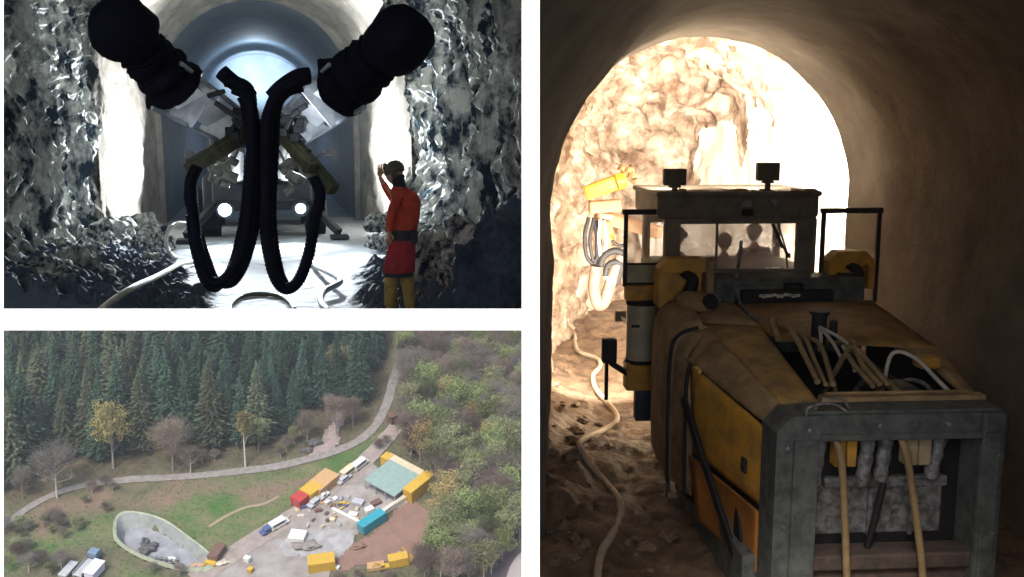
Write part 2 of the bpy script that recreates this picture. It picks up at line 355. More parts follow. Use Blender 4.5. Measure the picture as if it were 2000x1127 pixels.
def arm(side):
    # pixel outline of each arm, at its own depth; the arm runs back to the rig
    Y = 9.2
    if side < 0:
        A, B, Cc, D = (238, 50), (335, 168), (333, 172), (478, 262)
        bump = [(-63,0),(-57,26),(-43,46),(-22,59),(0,64),(24,61),(44,52),(56,44),(66,43),(76,47),(84,52),(92,45),(104,47),(114,56),(121,58),(128,49),(138,50),(148,60),(156,64),(162,58),(164,25)]
        ax0, ax1 = Vector((238, 50)), Vector((348, 178))
    else:
        A, B, Cc, D = (787, 72), (675, 165), (672, 172), (556, 262)
        bump = [(-61,0),(-55,26),(-41,45),(-20,57),(0,61),(22,60),(42,52),(54,44),(66,44),(76,50),(82,53),(90,45),(102,46),(112,54),(120,56),(128,47),(138,50),(146,58),(152,61),(158,55),(160,25)]
        ax0, ax1 = Vector((787, 72)), Vector((655, 180))
    L = (ax1-ax0).length; d = (ax1-ax0)/L; k = math.cos(PITCH)*1.0
    pts = []; rad = []
    for t, r in bump:
        p = ax0+d*t; Yd = Y+max(0, t)*.0035
        pts.append(rp(p.x, p.y, Yd)); rad.append(max(.004, r*Yd/FPX*1.0))
    b = MB(); b.tube(pts, rad, 28)
    for t in range(62, 146, 12):
        p = ax0+d*t; Yd = Y+t*.0035; r = 47*Yd/FPX
        q = rp(p.x, p.y, Yd); q2 = rp(*(ax0+d*(t+6)), Yd+.02)
        b.tube([q, (q+q2)/2, q2], [r*1.0, r*1.07, r*1.0], 24)
    b.v = [tuple(Vector(v)+Vector((noise.noise(Vector(v)*4.5+Vector((side*3, 0, 0))), noise.noise(Vector(v)*4.5+Vector((0, 9, 0))), noise.noise(Vector(v)*4.5+Vector((0, 0, 5*side)))))*.045+Vector((noise.noise(Vector(v)*14), 0, noise.noise(Vector(v)*14+Vector((3, 3, 3)))))*.012) for v in b.v]
    bl = b.build('rubber_bellows', m_navy, rig)
    # lit steel box beam behind the bellows, made of rails and plates
    S = rp(*Cc, Y+.4); E = rp(*D, Y+1.5); up = Vector((0, 0, 1)); dv = (E-S).normalized(); wv = dv.cross(Vector((0, 1, 0))).normalized()
    if wv.z < 0: wv = -wv
    fr = MB(); h = .25
    S = S-dv*.05
    for o_ in (-1, 1):
        for yy in (-.12, .12):
            fr.beam(S+wv*h*o_+Vector((0, yy, 0)), E+wv*h*.72*o_+Vector((0, yy, 0)), .03, .04, .006)
    for t in (.30, .66, .97):
        a = S+(E-S)*t; hh = h*(1-.28*t); fr.beam(a-wv*hh, a+wv*hh, .05, .26, .006)
    fr.build('boom_frame', m_steel, rig)
    pl = MB(); pl.beam(S+dv*.15, E-dv*.05, .03, .30, .01, up=wv*.8+Vector((0, -.5, 0))); pl.build('boom_plate', mat('boom_plate_paint', (.85,.88,.92), (.55,.6,.66), rough=.4, scale=5), rig)
    sp_ = M1 @ Matrix.Translation((0, 20, FL1)) @ rp(503+side*14, 300, 9.15); light('plate_fill_light', 'SPOT', sp_, 26, (.85,.93,1), .05, M1 @ Matrix.Translation((0, 20, FL1)) @ ((S+E)/2), 62, .8)  # small spot added on the camera side to brighten the boom plate
    bk = MB(); bk.tube([E, rp(540 if side > 0 else 470, 300, 13), Vector((side*.45, 0, 1.3))], [.13, .15, .17], 12)
    bk.tube([E+wv*.1, rp(520, 250, 12.5), Vector((side*.15, .2, 1.45))], .07, 10); bk.build('boom_arm', m_dark, rig)
    # small bolted brackets
    xs = [(405,188,440,178),(420,200,452,222),(440,215,475,235),(455,230,470,250)] if side < 0 else [(612,190,585,178),(600,205,572,222),(585,215,560,235),(570,230,560,252)]
    for (a1, b1, a2, b2) in xs: c = MB(); c.beam(rp(a1, b1, Y+.7), rp(a2, b2, Y+.72), .05, .05, .01); c.build('bracket', m_dark, rig)
    for q in range(7):
        p = rp(455+random.uniform(-28, 20) if side < 0 else 570+random.uniform(-20, 28), 240+random.uniform(-30, 60), Y+.9+random.random()*.4); c = MB(); c.box(p-Vector((.05,.05,.05)), p+Vector((.05,.05,.04)), bev=.01); c.build('coupling', m_dark, rig)
arm(-1); arm(1)
# feed rails crossing below the arms
for pts in ([(478, 268), (366, 332)], [(562, 268), (652, 372)], [(500, 250), (420, 300)], [(540, 250), (612, 330)]):
    b = MB(); p, q = rp(*pts[0], 10.6), rp(*pts[1], 10.2); b.beam(p, q, .12, .13, .015); b.beam(p+Vector((0,0,.09)), q+Vector((0,0,.09)), .05, .03)
    b.build('feed_rail', m_olive, rig)
m_dh = mat('drill_head_metal', (.42,.44,.40), (.12,.13,.12), rough=.45, metal=.5, scale=10)
for (x, y, s_) in ((435,330,.09),(450,345,.08),(418,350,.06),(455,315,.06),(560,325,.09),(572,345,.08),(590,350,.05),(565,372,.06),(440,362,.05)):
    p = rp(x, y, 10.8); b = MB(); b.box(p-Vector((s_,.06,s_*.7)), p+Vector((s_,.06,s_*.7)), Matrix.Translation(p) @ Matrix.Rotation(random.uniform(-.6,.6), 4, 'Y') @ Matrix.Translation(-p), bev=.015)
    b.beam(p, p+Vector((random.uniform(-.15,.15), 0, .2)), .03, .03); b.build('drill_head', m_dh, rig)
# top hose clamps (curved guards)
for pts in ([(432,140),(455,160),(475,172),(490,190)], [(605,146),(580,150),(552,168),(530,190)]):
    b = MB(); b.tube(spline([rp(x, y, 9.0) for x, y in pts], 5), [.07]*16, 10); b.build('hose_guard', m_navy, rig)
# thick hoses
hoses = [([(440,158),(468,165),(487,192),(492,250),(490,340),(482,440),(462,515),(430,552),(402,540),(385,480),(376,410),(372,360),(385,325)], 8.9, 15),
 ([(455,175),(480,190),(500,240),(503,330),(497,430),(484,500),(462,545),(440,556),(420,545),(402,500),(384,440),(368,390),(372,345)], 9.05, 11),
 ([(470,190),(478,215),(484,300),(480,380),(470,450),(452,520),(425,562),(398,548),(378,480),(370,420)], 9.2, 10),
 ([(470,160),(488,176),(494,220),(500,400),(492,470),(468,532),(450,552)], 9.3, 12),
 ([(604,152),(570,165),(540,190),(522,240),(520,340),(522,440),(530,520),(552,562),(580,552),(602,500),(615,430),(625,380),(612,345)], 8.9, 15),
 ([(590,170),(558,182),(540,215),(535,300),(530,400),(534,470),(545,530),(556,556)], 9.1, 13),
 ([(575,165),(545,178),(528,205),(515,260),(514,380),(518,470),(532,535)], 9.25, 12)]
for pts, Y, r in hoses:
    b = MB(); path = spline([rp(x, y, Y) for x, y in pts], 16)
    rr = r*.76*Y/FPX; b.tube(path, [rr*(.92+.16*(i % 2)) for i in range(len(path))], 14)
    b.build('hose', m_navy, rig)
# cables on the floor
def cable(pts, r, label, m=None, cat='cable', Y=None, name='floor_cable', n=8):
    b = MB(); b.tube(spline(pts, n), r, 10); o = b.build(name, m or m_cable); tag(o, label, cat); return o
def fl1(px, py, h=.03):
    r = ray(px, py); return r*((FL1+h)/r.z)
cable([fl1(x, y, h) for x, y, h in ((196,606,.30),(225,583,.36),(262,560,.40),(300,543,.32),(330,527,.22),(352,516,.12),(380,512,.05))], .035, 'pale cable running over the dark rubble to the lower left of the rig')
cable([fl1(368,438,.9)+Vector((0,0,0))]+[at(x, y, 15.2) for x, y in ((350,436),(333,444),(325,462),(327,482),(334,497))]+[fl1(345,502,.05)], .03, 'thin pale cable standing up in a loop beside the left rubble heap')
cable([fl1(x, y) for x, y in ((446,612),(452,592),(475,578),(510,574),(545,578),(566,590),(575,604))], .03, 'dark curved cable lying on the pale floor under the hoses', m_olive)
cable([fl1(x, y, h) for x, y, h in ((606,508,.05),(618,520,.07),(636,530,.12),(656,540,.15),(664,551,.13),(650,560,.12),(634,569,.1),(627,582,.08),(629,594,.07),(640,606,.06))], .04, 'grey hose looping over the rubble between the rig and the worker', mat('grey_hose', (.28,.31,.36), rough=.6))
# lamps of this tunnel: two headlights, the rig's work lights and added fill lights
HP = [M1 @ Vector((sx*.72, 19.8, FL1+.64)) for sx in (-1, 1)]
tgt = M1 @ Vector((0, 13.5, FL1))
for p in HP: light('headlight_beam', 'SPOT', p, 220, (.85,.93,1), .08, tgt, 100, .8)
for sx in (-1, 1):
    light('side_work_light', 'SPOT', M1 @ Vector((sx*1.3, 21.3, -.6)), 260, (1,.97,.92), .1, M1 @ Vector((sx*2.9, 20.9, -.2)), 150, .3)
for sx in (-1, 1):
    light('rock_fill_light', 'SPOT', M1 @ Vector((sx*1.0, 19.6, -.25)), 2500, (.88,.95,1.0), .22, M1 @ Vector((sx*3.2, 14.2, .3)), 95, .7)  # spots added at the rig to brighten the rough rock walls
light('roof_work_light', 'SPOT', M1 @ Vector((0, 20.6, .2)), 230, (1,.95,.86), .1, M1 @ Vector((0, 18.8, 3.4)), 140, .5)
light('end_wall_light', 'SPOT', M1 @ Vector((0, 37.8, 1.3)), 760, (.80,.90,1), .25, M1 @ Vector((0, 41, 2.6)), 72, 1.0)
light('lining_fill_light', 'POINT', M1 @ Vector((0, 35.0, 2.4)), 30, (.72,.86,1), .3)  # point fill added to spread light along the lining
for sx in (-1, 1):
    b = MB(); b.beam((sx*.9, .75, 1.6), (sx*1.35, .72, 1.68), .06, .06); b.box((sx*1.38-.09, .66, 1.60), (sx*1.38+.09, .76, 1.76), bev=.02)
    b.build('work_light', m_dark, rig)
# ------------------------------------------------------------ people
def skin(name, nodes, edges, m, parent, lvl=2, root=0):
    """nodes: list of (co, radius or (rx, ry)); one continuous skinned surface"""
    me = bpy.data.meshes.new(name); me.from_pydata([Vector(n[0]) for n in nodes], edges, [])
    o = bpy.data.objects.new(name, me); C.objects.link(o)
    o.modifiers.new('s', 'SKIN'); md = o.modifiers.new('u', 'SUBSURF'); md.levels = md.render_levels = lvl
    if not me.skin_vertices:
        bpy.context.view_layer.objects.active = o
    sv = me.skin_vertices[0].data
    for i, n in enumerate(nodes):
        r = n[1]; sv[i].radius = r if isinstance(r, tuple) else (r, r); sv[i].use_root = (i == root)
    dg = bpy.context.evaluated_depsgraph_get(); ev = o.evaluated_get(dg)
    nm = bpy.data.meshes.new_from_object(ev); nm.name = name
    o.modifiers.clear(); o.data = nm; nm.materials.clear(); nm.materials.append(m)
    for p in nm.polygons: p.use_smooth = True
    o.parent = parent; return o
m_skin = mat('skin', (.50,.27,.18), (.42,.22,.15), rough=.6, scale=6)
m_orange = mat('orange_red_jacket', (.62,.07,.03), (.40,.04,.02), rough=.85, scale=9, bump=.01)
m_dred = mat('dark_red_trousers', (.42,.025,.035), (.25,.015,.02), rough=.85, scale=9, bump=.01)
m_tan = mat('muddy_yellow_legs', (.42,.28,.06), (.20,.14,.04), rough=.85, scale=7, bump=.01)
m_helm = mat('olive_helmet', (.10,.10,.045), (.06,.06,.03), rough=.35, scale=5)
m_belt = mat('dark_cloth', (.02,.022,.03), rough=.8)
m_boot = mat('muddy_boot', (.12,.09,.05), (.05,.04,.03), rough=.8, scale=9)
def head(parent, c, yaw, hair=None, s=1.0):
    """a head with brow, nose, chin, ears on top of the neck"""
    b = MB(); bm = bmesh.new(); bmesh.ops.create_icosphere(bm, subdivisions=4, radius=1)
    Mz = Matrix.Rotation(yaw, 4, 'Z')
    for v in bm.verts:
        x, y, z = v.co; p = Vector((x*.075, y*.095, z*.118))
        if z < -.2: p.x *= 1-.35*(-z-.2); p.y = p.y*(1-.15*(-z-.2))-.012*(-z)
        f = max(0, -y)
        p.y -= .030*f*math.exp(-((x/.16)**2+((z+.05)/.22)**2))       # nose
        p.y += .016*f*(math.exp(-(((abs(x)-.38)/.2)**2+((z-.12)/.14)**2)))  # eye sockets
        p.y -= .010*f*math.exp(-((x/.4)**2+((z+.48)/.10)**2))        # lips
        p.y += .008*f*math.exp(-((x/.35)**2+((z+.46)/.03)**2))
        p.x += math.copysign(.014, x)*math.exp(-(((abs(x)-.97)/.12)**2+((y-.05)/.22)**2+((z+.02)/.25)**2))
        v.co = p*s
    bm.verts.index_update(); b.add([Mz @ v.co+Vector(c) for v in bm.verts], [tuple(v.index for v in f.verts) for f in bm.faces], True); bm.free()
    return b
def merge_into(o, b, M=None):
    me = o.data; bm = bmesh.new(); bm.from_mesh(me); vs = [bm.verts.new(v) for v in b.v]; 
    for f in b.f: bm.faces.new([vs[i] for i in f]).smooth = True
    bm.to_mesh(me); bm.free()
def worker():
    Y = 11.25; base = at(785, 612, Y); g = at(785, 300, Y)
    base.z = FL1+.02
    P = empty('person', base, 0, 'worker in red jacket and olive helmet raising one hand beside the lit wall', 'person')
    k = Y/FPX*1.03
    def q(px, py, d=0): return Vector(((px-785)*k, d, (605-py)*k))
    N = [(q(786,470), (.10,.08)), (q(788,440), (.105,.085)), (q(794,400), (.10,.075)), (q(793,378), (.085,.055)), (q(784,362), .055), (q(779,350), .05),
         (q(773,485), .07), (q(767,528), .055), (q(763,590), .045), (q(758,604,-.10), .04),
         (q(797,485), .07), (q(797,530,.02), .055), (q(799,592,.06), .045), (q(795,604,-.06), .04),
         (q(782,382,.08), .040), (q(768,388,.26), .034), (q(749,352,.14), .030), (q(745,341,.12), (.024,.02)),
         (q(785,384,-.06), .040), (q(771,414,-.14), .034), (q(767,440,-.12), .032), (q(766,447,-.12), (.026,.02))]
    E = [(0,1),(1,2),(2,3),(3,4),(4,5),(0,6),(6,7),(7,8),(8,9),(0,10),(10,11),(11,12),(12,13),(3,14),(14,15),(15,16),(16,17),(3,18),(18,19),(19,20),(20,21)]
    body = skin('body', N, E, m_skin, P)
    merge_into(body, head(P, q(776,337), R(-75)))
    def hand(w_, up, side, s=1.0, curl=.25):
        up = Vector(up).normalized(); side = Vector(side).normalized(); nrm = up.cross(side)
        b = MB(); b.tube([w_, w_+up*.03*s, w_+up*.085*s], [.022*s, .034*s, .036*s], 10)
        for i, L in enumerate((.066, .078, .073, .056)):
            o0 = w_+up*.08*s+side*(i-1.5)*.021*s
            b.tube([o0, o0+up*L*.5*s+nrm*curl*.3*L, o0+up*L*.85*s+nrm*curl*L, o0+up*L*.98*s+nrm*curl*1.6*L], [.0095*s, .0092*s, .0085*s, .006*s], 8)
        t0 = w_+up*.03*s-side*.03*s
        b.tube([t0, t0+up*.03*s-side*.025*s, t0+up*.065*s-side*.032*s], [.013*s, .0115*s, .008*s], 8)
        return b
    merge_into(body, hand(q(745,342,.12), (.15, 0, 1), (-1, .2, 0), 1.0))
    merge_into(body, hand(q(766,445,-.12), (-.1, 0, -1), (-1, .3, 0), .95, .5))
    def loft(rows, name, m, dep=.68, fold=.010):
        b = MB(); n = 28; vs = []
        for px, py, wd in rows:
            for i in range(n):
                a = 6.2832*i/n; r = wd*.46*k; c = q(px, py); f = fold*noise.noise(Vector((math.cos(a)*3, math.sin(a)*3, c.z*9)))+fold*.5*math.sin(a*7+c.z*14)
                vs.append(c+Vector((math.cos(a)*(r+f), math.sin(a)*(r*dep+f), 0)))
        b.add(vs, [(j*n+i, j*n+(i+1) % n, (j+1)*n+(i+1) % n, (j+1)*n+i) for j in range(len(rows)-1) for i in range(n)], True)
        b.add(vs[:n], [tuple(range(n))]); b.add(vs[-n:], [tuple(range(n))]); return b
    def dense(rows, m_=4):
        o = []
        for j in range(len(rows)-1):
            for t in range(m_): o.append(tuple(rows[j][c]+(rows[j+1][c]-rows[j][c])*t/m_ for c in range(3)))
        return o+[rows[-1]]
    jb = loft(dense([(783,360,24),(787,366,40),(792,374,56),(795,388,62),(796,410,60),(793,430,57),(789,450,56)]), 'jacket', m_orange)
    jb.tube(spline([q(784,378,.07), q(774,388,.2), q(768,388,.27), q(758,372,.22), q(751,356,.16)], 5), [.066-.0015*i for i in range(21)], 12)
    jb.tube(spline([q(786,378,-.08), q(776,398,-.13), q(771,414,-.15), q(768,430,-.14), q(767,442,-.13)], 5), [.066-.0013*i for i in range(21)], 12)
    jb.build('jacket', m_orange, P)
    loft(dense([(789,458,54),(787,475,58),(784,500,62),(779,524,66)]), 'skirt', m_dred, fold=.014).build('coat_skirt', m_dred, P)
    loft([(779,523,64),(778,532,62)], 'hem', m_belt).build('hem', m_belt, P)
    for pts_, nm_ in (([(768,528),(765,550),(764,575),(763,596)], 0), ([(793,528),(797,550),(799,575),(800,596)], 1)):
        lb = MB(); pp = spline([q(x, y, .05*nm_) for x, y in pts_], 5); lb.tube(pp, [.088-.0016*i+.004*math.sin(i*2.1) for i in range(len(pp))], 14); lb.build('trouser_leg', m_tan, P)
    for a, d in ((762, -.0), (799, .05)):
        b = MB(); c = q(a, 601, d); b.box(c+Vector((-.06, -.20, -.065)), c+Vector((.06, .10, -.035)), bev=.015)
        b.blob(c+Vector((0, -.09, -.01)), .06, 2, 0, 1, 1.7, .8); b.tube([c+Vector((0,.03,-.05)), c+Vector((0,.02,.14))], [.065, .068], 12)
        b.build('boot', m_boot, P)
    b = loft(dense([(790,442,59),(789,462,58)], 2), 'belt', m_belt, fold=.004); b.box(q(806,468,.02), q(818,446,-.10), bev=.02); b.build('tool_belt', m_belt, P)
    b = loft([(784,366,27),(781,358,27),(777,348,32),(777,338,33)], 'hair', m_belt, dep=1.0, fold=.003); b.v = [(v[0]+.015, v[1]+.02, v[2]) for v in b.v]; b.build('hair', m_belt, P)
    b = MB(); bm = bmesh.new(); bmesh.ops.create_uvsphere(bm, u_segments=24, v_segments=14, radius=1)
    c = q(777, 328)
    vs = [c+Vector((v.co.x*.108, v.co.y*.128, max(-.018, v.co.z*.105))) for v in bm.verts]; bm.verts.index_update()
    b.add(vs, [tuple(v.index for v in f.verts) for f in bm.faces], True); bm.free()
    b.tube([c+Vector((-.05,-.01,-.008)), c+Vector((-.125,-.02,-.022))], [.085,.05], 14); b.tube([c+Vector((-.09,-.02,.05)), c+Vector((-.125,-.03,.05))], .022, 10); b.blob(c+Vector((.0,-.105,-.06)), .04, 2)
    b.build('helmet', m_helm, P)
worker()

# ------------------------------------------------------------ right tunnel
O3 = Vector((3.07, 8, -4.2)); Y3 = R(3.9); M3 = Matrix.Translation(O3) @ Matrix.Rotation(Y3, 4, 'Z'); I3 = M3.inverted(); FL3 = -4.2
def l3(px, py, Y): return I3 @ at(px, py, Y)
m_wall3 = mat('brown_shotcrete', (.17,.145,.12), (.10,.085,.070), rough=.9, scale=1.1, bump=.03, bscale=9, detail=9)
m_rock3 = mat('warm_rock_face', (.50,.41,.32), (.17,.10,.065), rough=.85, scale=1.9, bump=.08, bscale=4.5, lo=.38, hi=.58, c3=(.70,.66,.60), detail=10)
m_white3 = mat('fresh_pale_shotcrete', (.80,.75,.66), (.72,.66,.56), rough=.9, scale=1.2, bump=.015, bscale=6)
def near_shape(s):       # local y of the machine frame; left foot, right foot
    return s
def clamp3(v):
    p = M3 @ Vector(v); p.x = max(p.x, .0235*p.y); return I3 @ p
def tube3(name, m, s0, s1, ds, nu, lr, zt, disp, zs=None):
    """lr(s) -> (left x, right x), zt(s) -> crown height (local frame, floor z 0)"""
    vs = []; fs = []; ns = int((s1-s0)/ds)+1
    for i in range(ns):
        s = s0+(s1-s0)*i/(ns-1); xl, xr = lr(s); top = zt(s); hw = (xr-xl)/2; cx = (xl+xr)/2; sp = top-hw*1.0
        sp = max(.3, sp)
        for k in range(nu+1):
            (x, z), (nx, nz) = section(k/nu, hw, sp, -.15, (top-sp)/hw)
            d = disp(Vector((x+cx, s, z)), k/nu); vs.append(clamp3(Vector((x+cx+nx*d, s, z+nz*d))))
    for i in range(ns-1):
        for k in range(nu):
            a = i*(nu+1)+k; fs.append((a, a+1, a+nu+2, a+nu+1))
    b = MB(); b.add(vs, fs, True); o = b.build(name, m); o.matrix_world = M3; tag(o, kind='structure'); return o
def lr_near(s):
    # the left side swings out nearer the viewer so the wall just keeps along the picture edge
    return -2.79+.106*s-.055*max(0, 2.2-s)**2, 2.28+.03*(6.3-s)
d_near = lambda p, t: .065*fbm(p*.6, 3)+.012*fbm(p*5, 3)
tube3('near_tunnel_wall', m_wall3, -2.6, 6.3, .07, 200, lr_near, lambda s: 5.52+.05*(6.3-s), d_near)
# collar where the near lining steps back to the wider lit chamber
def ringpts(xl, xr, top, s, n=120, dd=None):
    hw = (xr-xl)/2; cx = (xl+xr)/2; sp = top-hw; o = []
    for k in range(n+1):
        (x, z), (nx, nz) = section(k/n, hw, sp, -.15); p = Vector((x+cx, s, z)); d = dd(p, k/n) if dd else 0; o.append(p+Vector((nx*d, 0, nz*d)))
    return o
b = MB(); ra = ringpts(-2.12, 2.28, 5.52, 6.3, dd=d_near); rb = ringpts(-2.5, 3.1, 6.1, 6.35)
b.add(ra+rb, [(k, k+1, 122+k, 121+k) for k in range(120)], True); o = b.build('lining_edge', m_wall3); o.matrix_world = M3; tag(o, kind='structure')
def lr_far(s):
    t = max(0, (s-6.3))/10.5
    return -2.42+2.6*t**1.3, 3.0-.1*t
def d_white(p, t):
    w_ = .10*fbm(p*.8, 4); return w_
def d_rock(p, t):
    return .25*fbm(p*.7, 4)+.22*(ridge(p*1.1, 5)-1)+.12*noise.cell(p*1.6)
def d_far(p, t):
    k = min(1, max(0, (.68-t)/.08)); return d_white(p, t)*(1-k)+d_rock(p, t)*k*min(1, (p.y-6.2)/1.2+.15)
# the chamber: rough rock on the left, sprayed concrete on the right
def split_chamber():
    s0, s1, ds, nu = 6.3, 17.4, .07, 260; vs = []; ns = int((s1-s0)/ds)+1
    for i in range(ns):
        s = s0+(s1-s0)*i/(ns-1); xl, xr = lr_far(s); 
        cl = max(0, (s-13.0)/4.4); sh = math.sqrt(max(.0, 1-cl*cl)) if cl < 1 else 0
        top = .8+(5.2)*max(sh, .02); cx0 = (xl+xr)/2; hw = (xr-xl)/2*max(sh, .02); sp = max(.3, top-hw)
        for k in range(nu+1):
            (x, z), (nx, nz) = section(k/nu, hw, sp, -.2, (top-sp)/hw)
            d = d_far(Vector((x+cx0, s, z)), k/nu); vs.append(clamp3(Vector((x+cx0+nx*d, s, z+nz*d))))
    fr, fw = [], []
    for i in range(ns-1):
        for k in range(nu):
            a = i*(nu+1)+k; p = vs[a]; e = .10*fbm(p*.7+Vector((5, 0, 0)), 5)
            (fr if k/nu+e < .66 and not (p.z < 1.7+.9*fbm(p*.9, 4) and k/nu+e > .44) else fw).append((a, a+1, a+nu+2, a+nu+1))
    for name, m, fs in (('chamber_rock_wall', m_rock3, fr), ('chamber_shotcrete_wall', m_white3, fw)):
        used = sorted({i for f in fs for i in f}); ix = {v: j for j, v in enumerate(used)}
        b = MB(); b.add([vs[i] for i in used], [tuple(ix[i] for i in f) for f in fs], True); o = b.build(name, m); o.matrix_world = M3; tag(o, kind='structure')
split_chamber()
b = MB()
def mudz(x, s):
    z = .07*fbm(Vector((x*1.5, s*1.5, 7)), 5)+.035*ridge(Vector((x*4, s*3, 2)), 4)-.05+.035*abs(fbm(Vector((x*7, s*7, 3)), 3))
    if x < -1.2: z += .24*max(0, min(1, (-1.35-x)/.8))*(1+.6*fbm(Vector((x*2, s*1.4, 5)), 4))
    return z
NX = 120
for j in range(0, 301):
    for i in range(0, NX+1):
        x = -3.0+6.4*i/NX; s = -2.0+19.6*j/300; z = mudz(x, s)
        b.v.append(tuple(clamp3((x, s, z))))
b.f = [(j*(NX+1)+i, j*(NX+1)+i+1, (j+1)*(NX+1)+i+1, (j+1)*(NX+1)+i) for j in range(300) for i in range(NX)]; b.sm = [True]*len(b.f)
o = b.build('muddy_tunnel_floor', mat('brown_mud', (.24,.155,.095), (.09,.06,.04), rough=.6, scale=3, bump=.05, bscale=8)); o.matrix_world = M3; tag(o, kind='structure')

# ---- the yellow machine
m_yel = mat('dusty_yellow_paint', (.66,.34,.04), (.36,.20,.05), rough=.55, scale=4.5, bump=.003, lo=.36, hi=.58, detail=10)
m_org = mat('orange_paint', (.50,.20,.035), (.32,.13,.03), rough=.5, scale=4)
m_dust = mat('dusty_brown_panel', (.42,.28,.14), (.21,.135,.065), rough=.75, scale=3.6, bump=.006, lo=.36, hi=.6, detail=10)
m_grn = mat('grey_green_frame_paint', (.115,.13,.122), (.055,.062,.06), rough=.7, scale=7, bump=.004, lo=.38, hi=.6)
m_cabm = mat('dark_grey_cab_paint', (.21,.18,.145), (.12,.105,.09), rough=.6, scale=5)
m_blk = mat('black_engine_bay', (.012,.010,.012), rough=.7)
m_pip = mat('scuffed_grey_cylinder', (.34,.35,.35), (.13,.13,.13), rough=.55, metal=.3, scale=14, lo=.4, hi=.6)
m_hose3 = mat('dusty_tan_hose', (.34,.24,.11), (.22,.155,.08), rough=.7, scale=9)
m_beige = mat('beige_block', (.48,.40,.24), (.36,.3,.18), rough=.7, scale=5)
m_clear = mat('pale_hose', (.6,.56,.5), rough=.5)
mc = empty('tunnelling_machine', O3, Y3, 'yellow and grey mining machine seen from behind, cab doors open, filling the right tunnel', 'mining machine')
def part(name, b, m, parent=mc): return b.build(name, m, parent)
# rear frame
b = MB(); b.prism([(-.86,.0),(-.86,1.72),(-.74,1.86),(-.49,1.86),(-.49,.0)], -.02, .36); b.box((-.72,-.06,.02),(-.50,-.02,1.66), bev=.015)
part('frame_post', b, m_grn)
b = MB(); b.box((.93,-.02,0),(1.14,.36,1.86), bev=.03); b.box((.95,-.05,.1),(1.08,-.02,1.7), bev=.012); part('frame_post', b, m_grn)
b = MB(); b.box((-.49,0,1.64),(.93,.34,1.86), bev=.02); b.box((-.49,-.03,1.64),(.93,.0,1.70), bev=.01); b.box((-.6,.02,1.86),(1.1,.30,1.89), bev=.01); part('frame_top_bar', b, m_grn)
b = MB(); b.box((-.49,.02,.46),(.93,.30,.60), bev=.02); b.box((-.49,.1,.05),(.93,.3,.46), bev=.02); part('frame_bottom_bar', b, mat('rusty_dark_bar', (.12,.08,.06), (.05,.04,.04), rough=.8, scale=9))
b = MB(); b.box((-.5,.75,.5),(.93,.8,1.7)); part('bay_back_panel', b, m_blk)
b = MB(); b.box((-.36,.34,.66),(.80,.7,1.12), bev=.02); b.box((-.3,.30,1.10),(.82,.5,1.2), bev=.015); b.beam((.12,.31,.66),(.12,.31,1.1),.03,.04); b.beam((.5,.31,.66),(.5,.31,1.1),.03,.04)
for x in (.27, .62, .40): b.tube([(x,.345,.86),(x,.32,.86)], [.085,.08], 16)
part('radiator_block', b, m_pip)
for x0, x1, z0, z1 in ((-.40,-.45,1.62,1.13),(.03,-.01,1.62,1.17),(.19,.15,1.62,1.2),(.68,.60,1.64,1.22)):
    b = MB(); n = 6; P_ = [Vector((x0+(x1-x0)*t/n, .2, z0+(z1-z0)*t/n)) for t in range(n+1)]
    b.tube(P_, [.062, .066, .056, .066, .056, .066, .05], 14)
    cy = part('cylinder', b, m_pip)
for x0, x1, z0, z1, r in ((-.45,-.50,1.12,.62,.035),(.16,.05,1.2,.62,.03)):
    b = MB(); b.tube([(x0,.15,z0),((x0+x1)/2-.01,.12,(z0+z1)/2),(x1,.15,z1)], r, 10); part('black_hose', b, m_blk)
for xx, mm in (((-.29,-.20), m_yel), ((-.185,-.10), m_yel), ((.33,.44), m_beige), ((.45,.56), m_beige)):
    b = MB(); b.box((xx[0],.12,1.36),(xx[1],.26,1.62), bev=.012); part('filter_block', b, mm)
for P_ in ([(-.33,.05,1.64),(-.30,-.02,1.5),(-.26,-.04,1.1),(-.22,-.05,.6),(-.19,-.06,.2)], [(.24,.05,1.64),(.27,-.02,1.5),(.35,-.04,1.1),(.44,-.05,.6),(.49,-.06,.2)]):
    b = MB(); b.tube(spline(P_, 6), .032, 12); part('hydraulic_hose', b, m_hose3)
# bolts and small fittings on the frame
b = MB()
for x, z in ((-.78,1.6),(-.6,1.75),(-.78,.9),(1.05,1.5),(1.05,.8),(.3,1.78),(.6,1.78),(.0,1.78)): b = MB(); b.tube([(x,-.02,z),(x,-.06,z)], .018, 6); part('bolt', b, m_pip)
for P_ in ([(-.62,-.02,1.86),(-.60,-.04,1.95),(-.4,-.03,1.97),(-.25,0,1.88)], [(-.5,.1,1.88),(-.44,.05,1.98),(-.28,.08,1.98),(-.2,.12,1.89)]): b = MB(); b.tube(spline(P_, 5), .010, 6); part('loose_wire', b, m_pip)
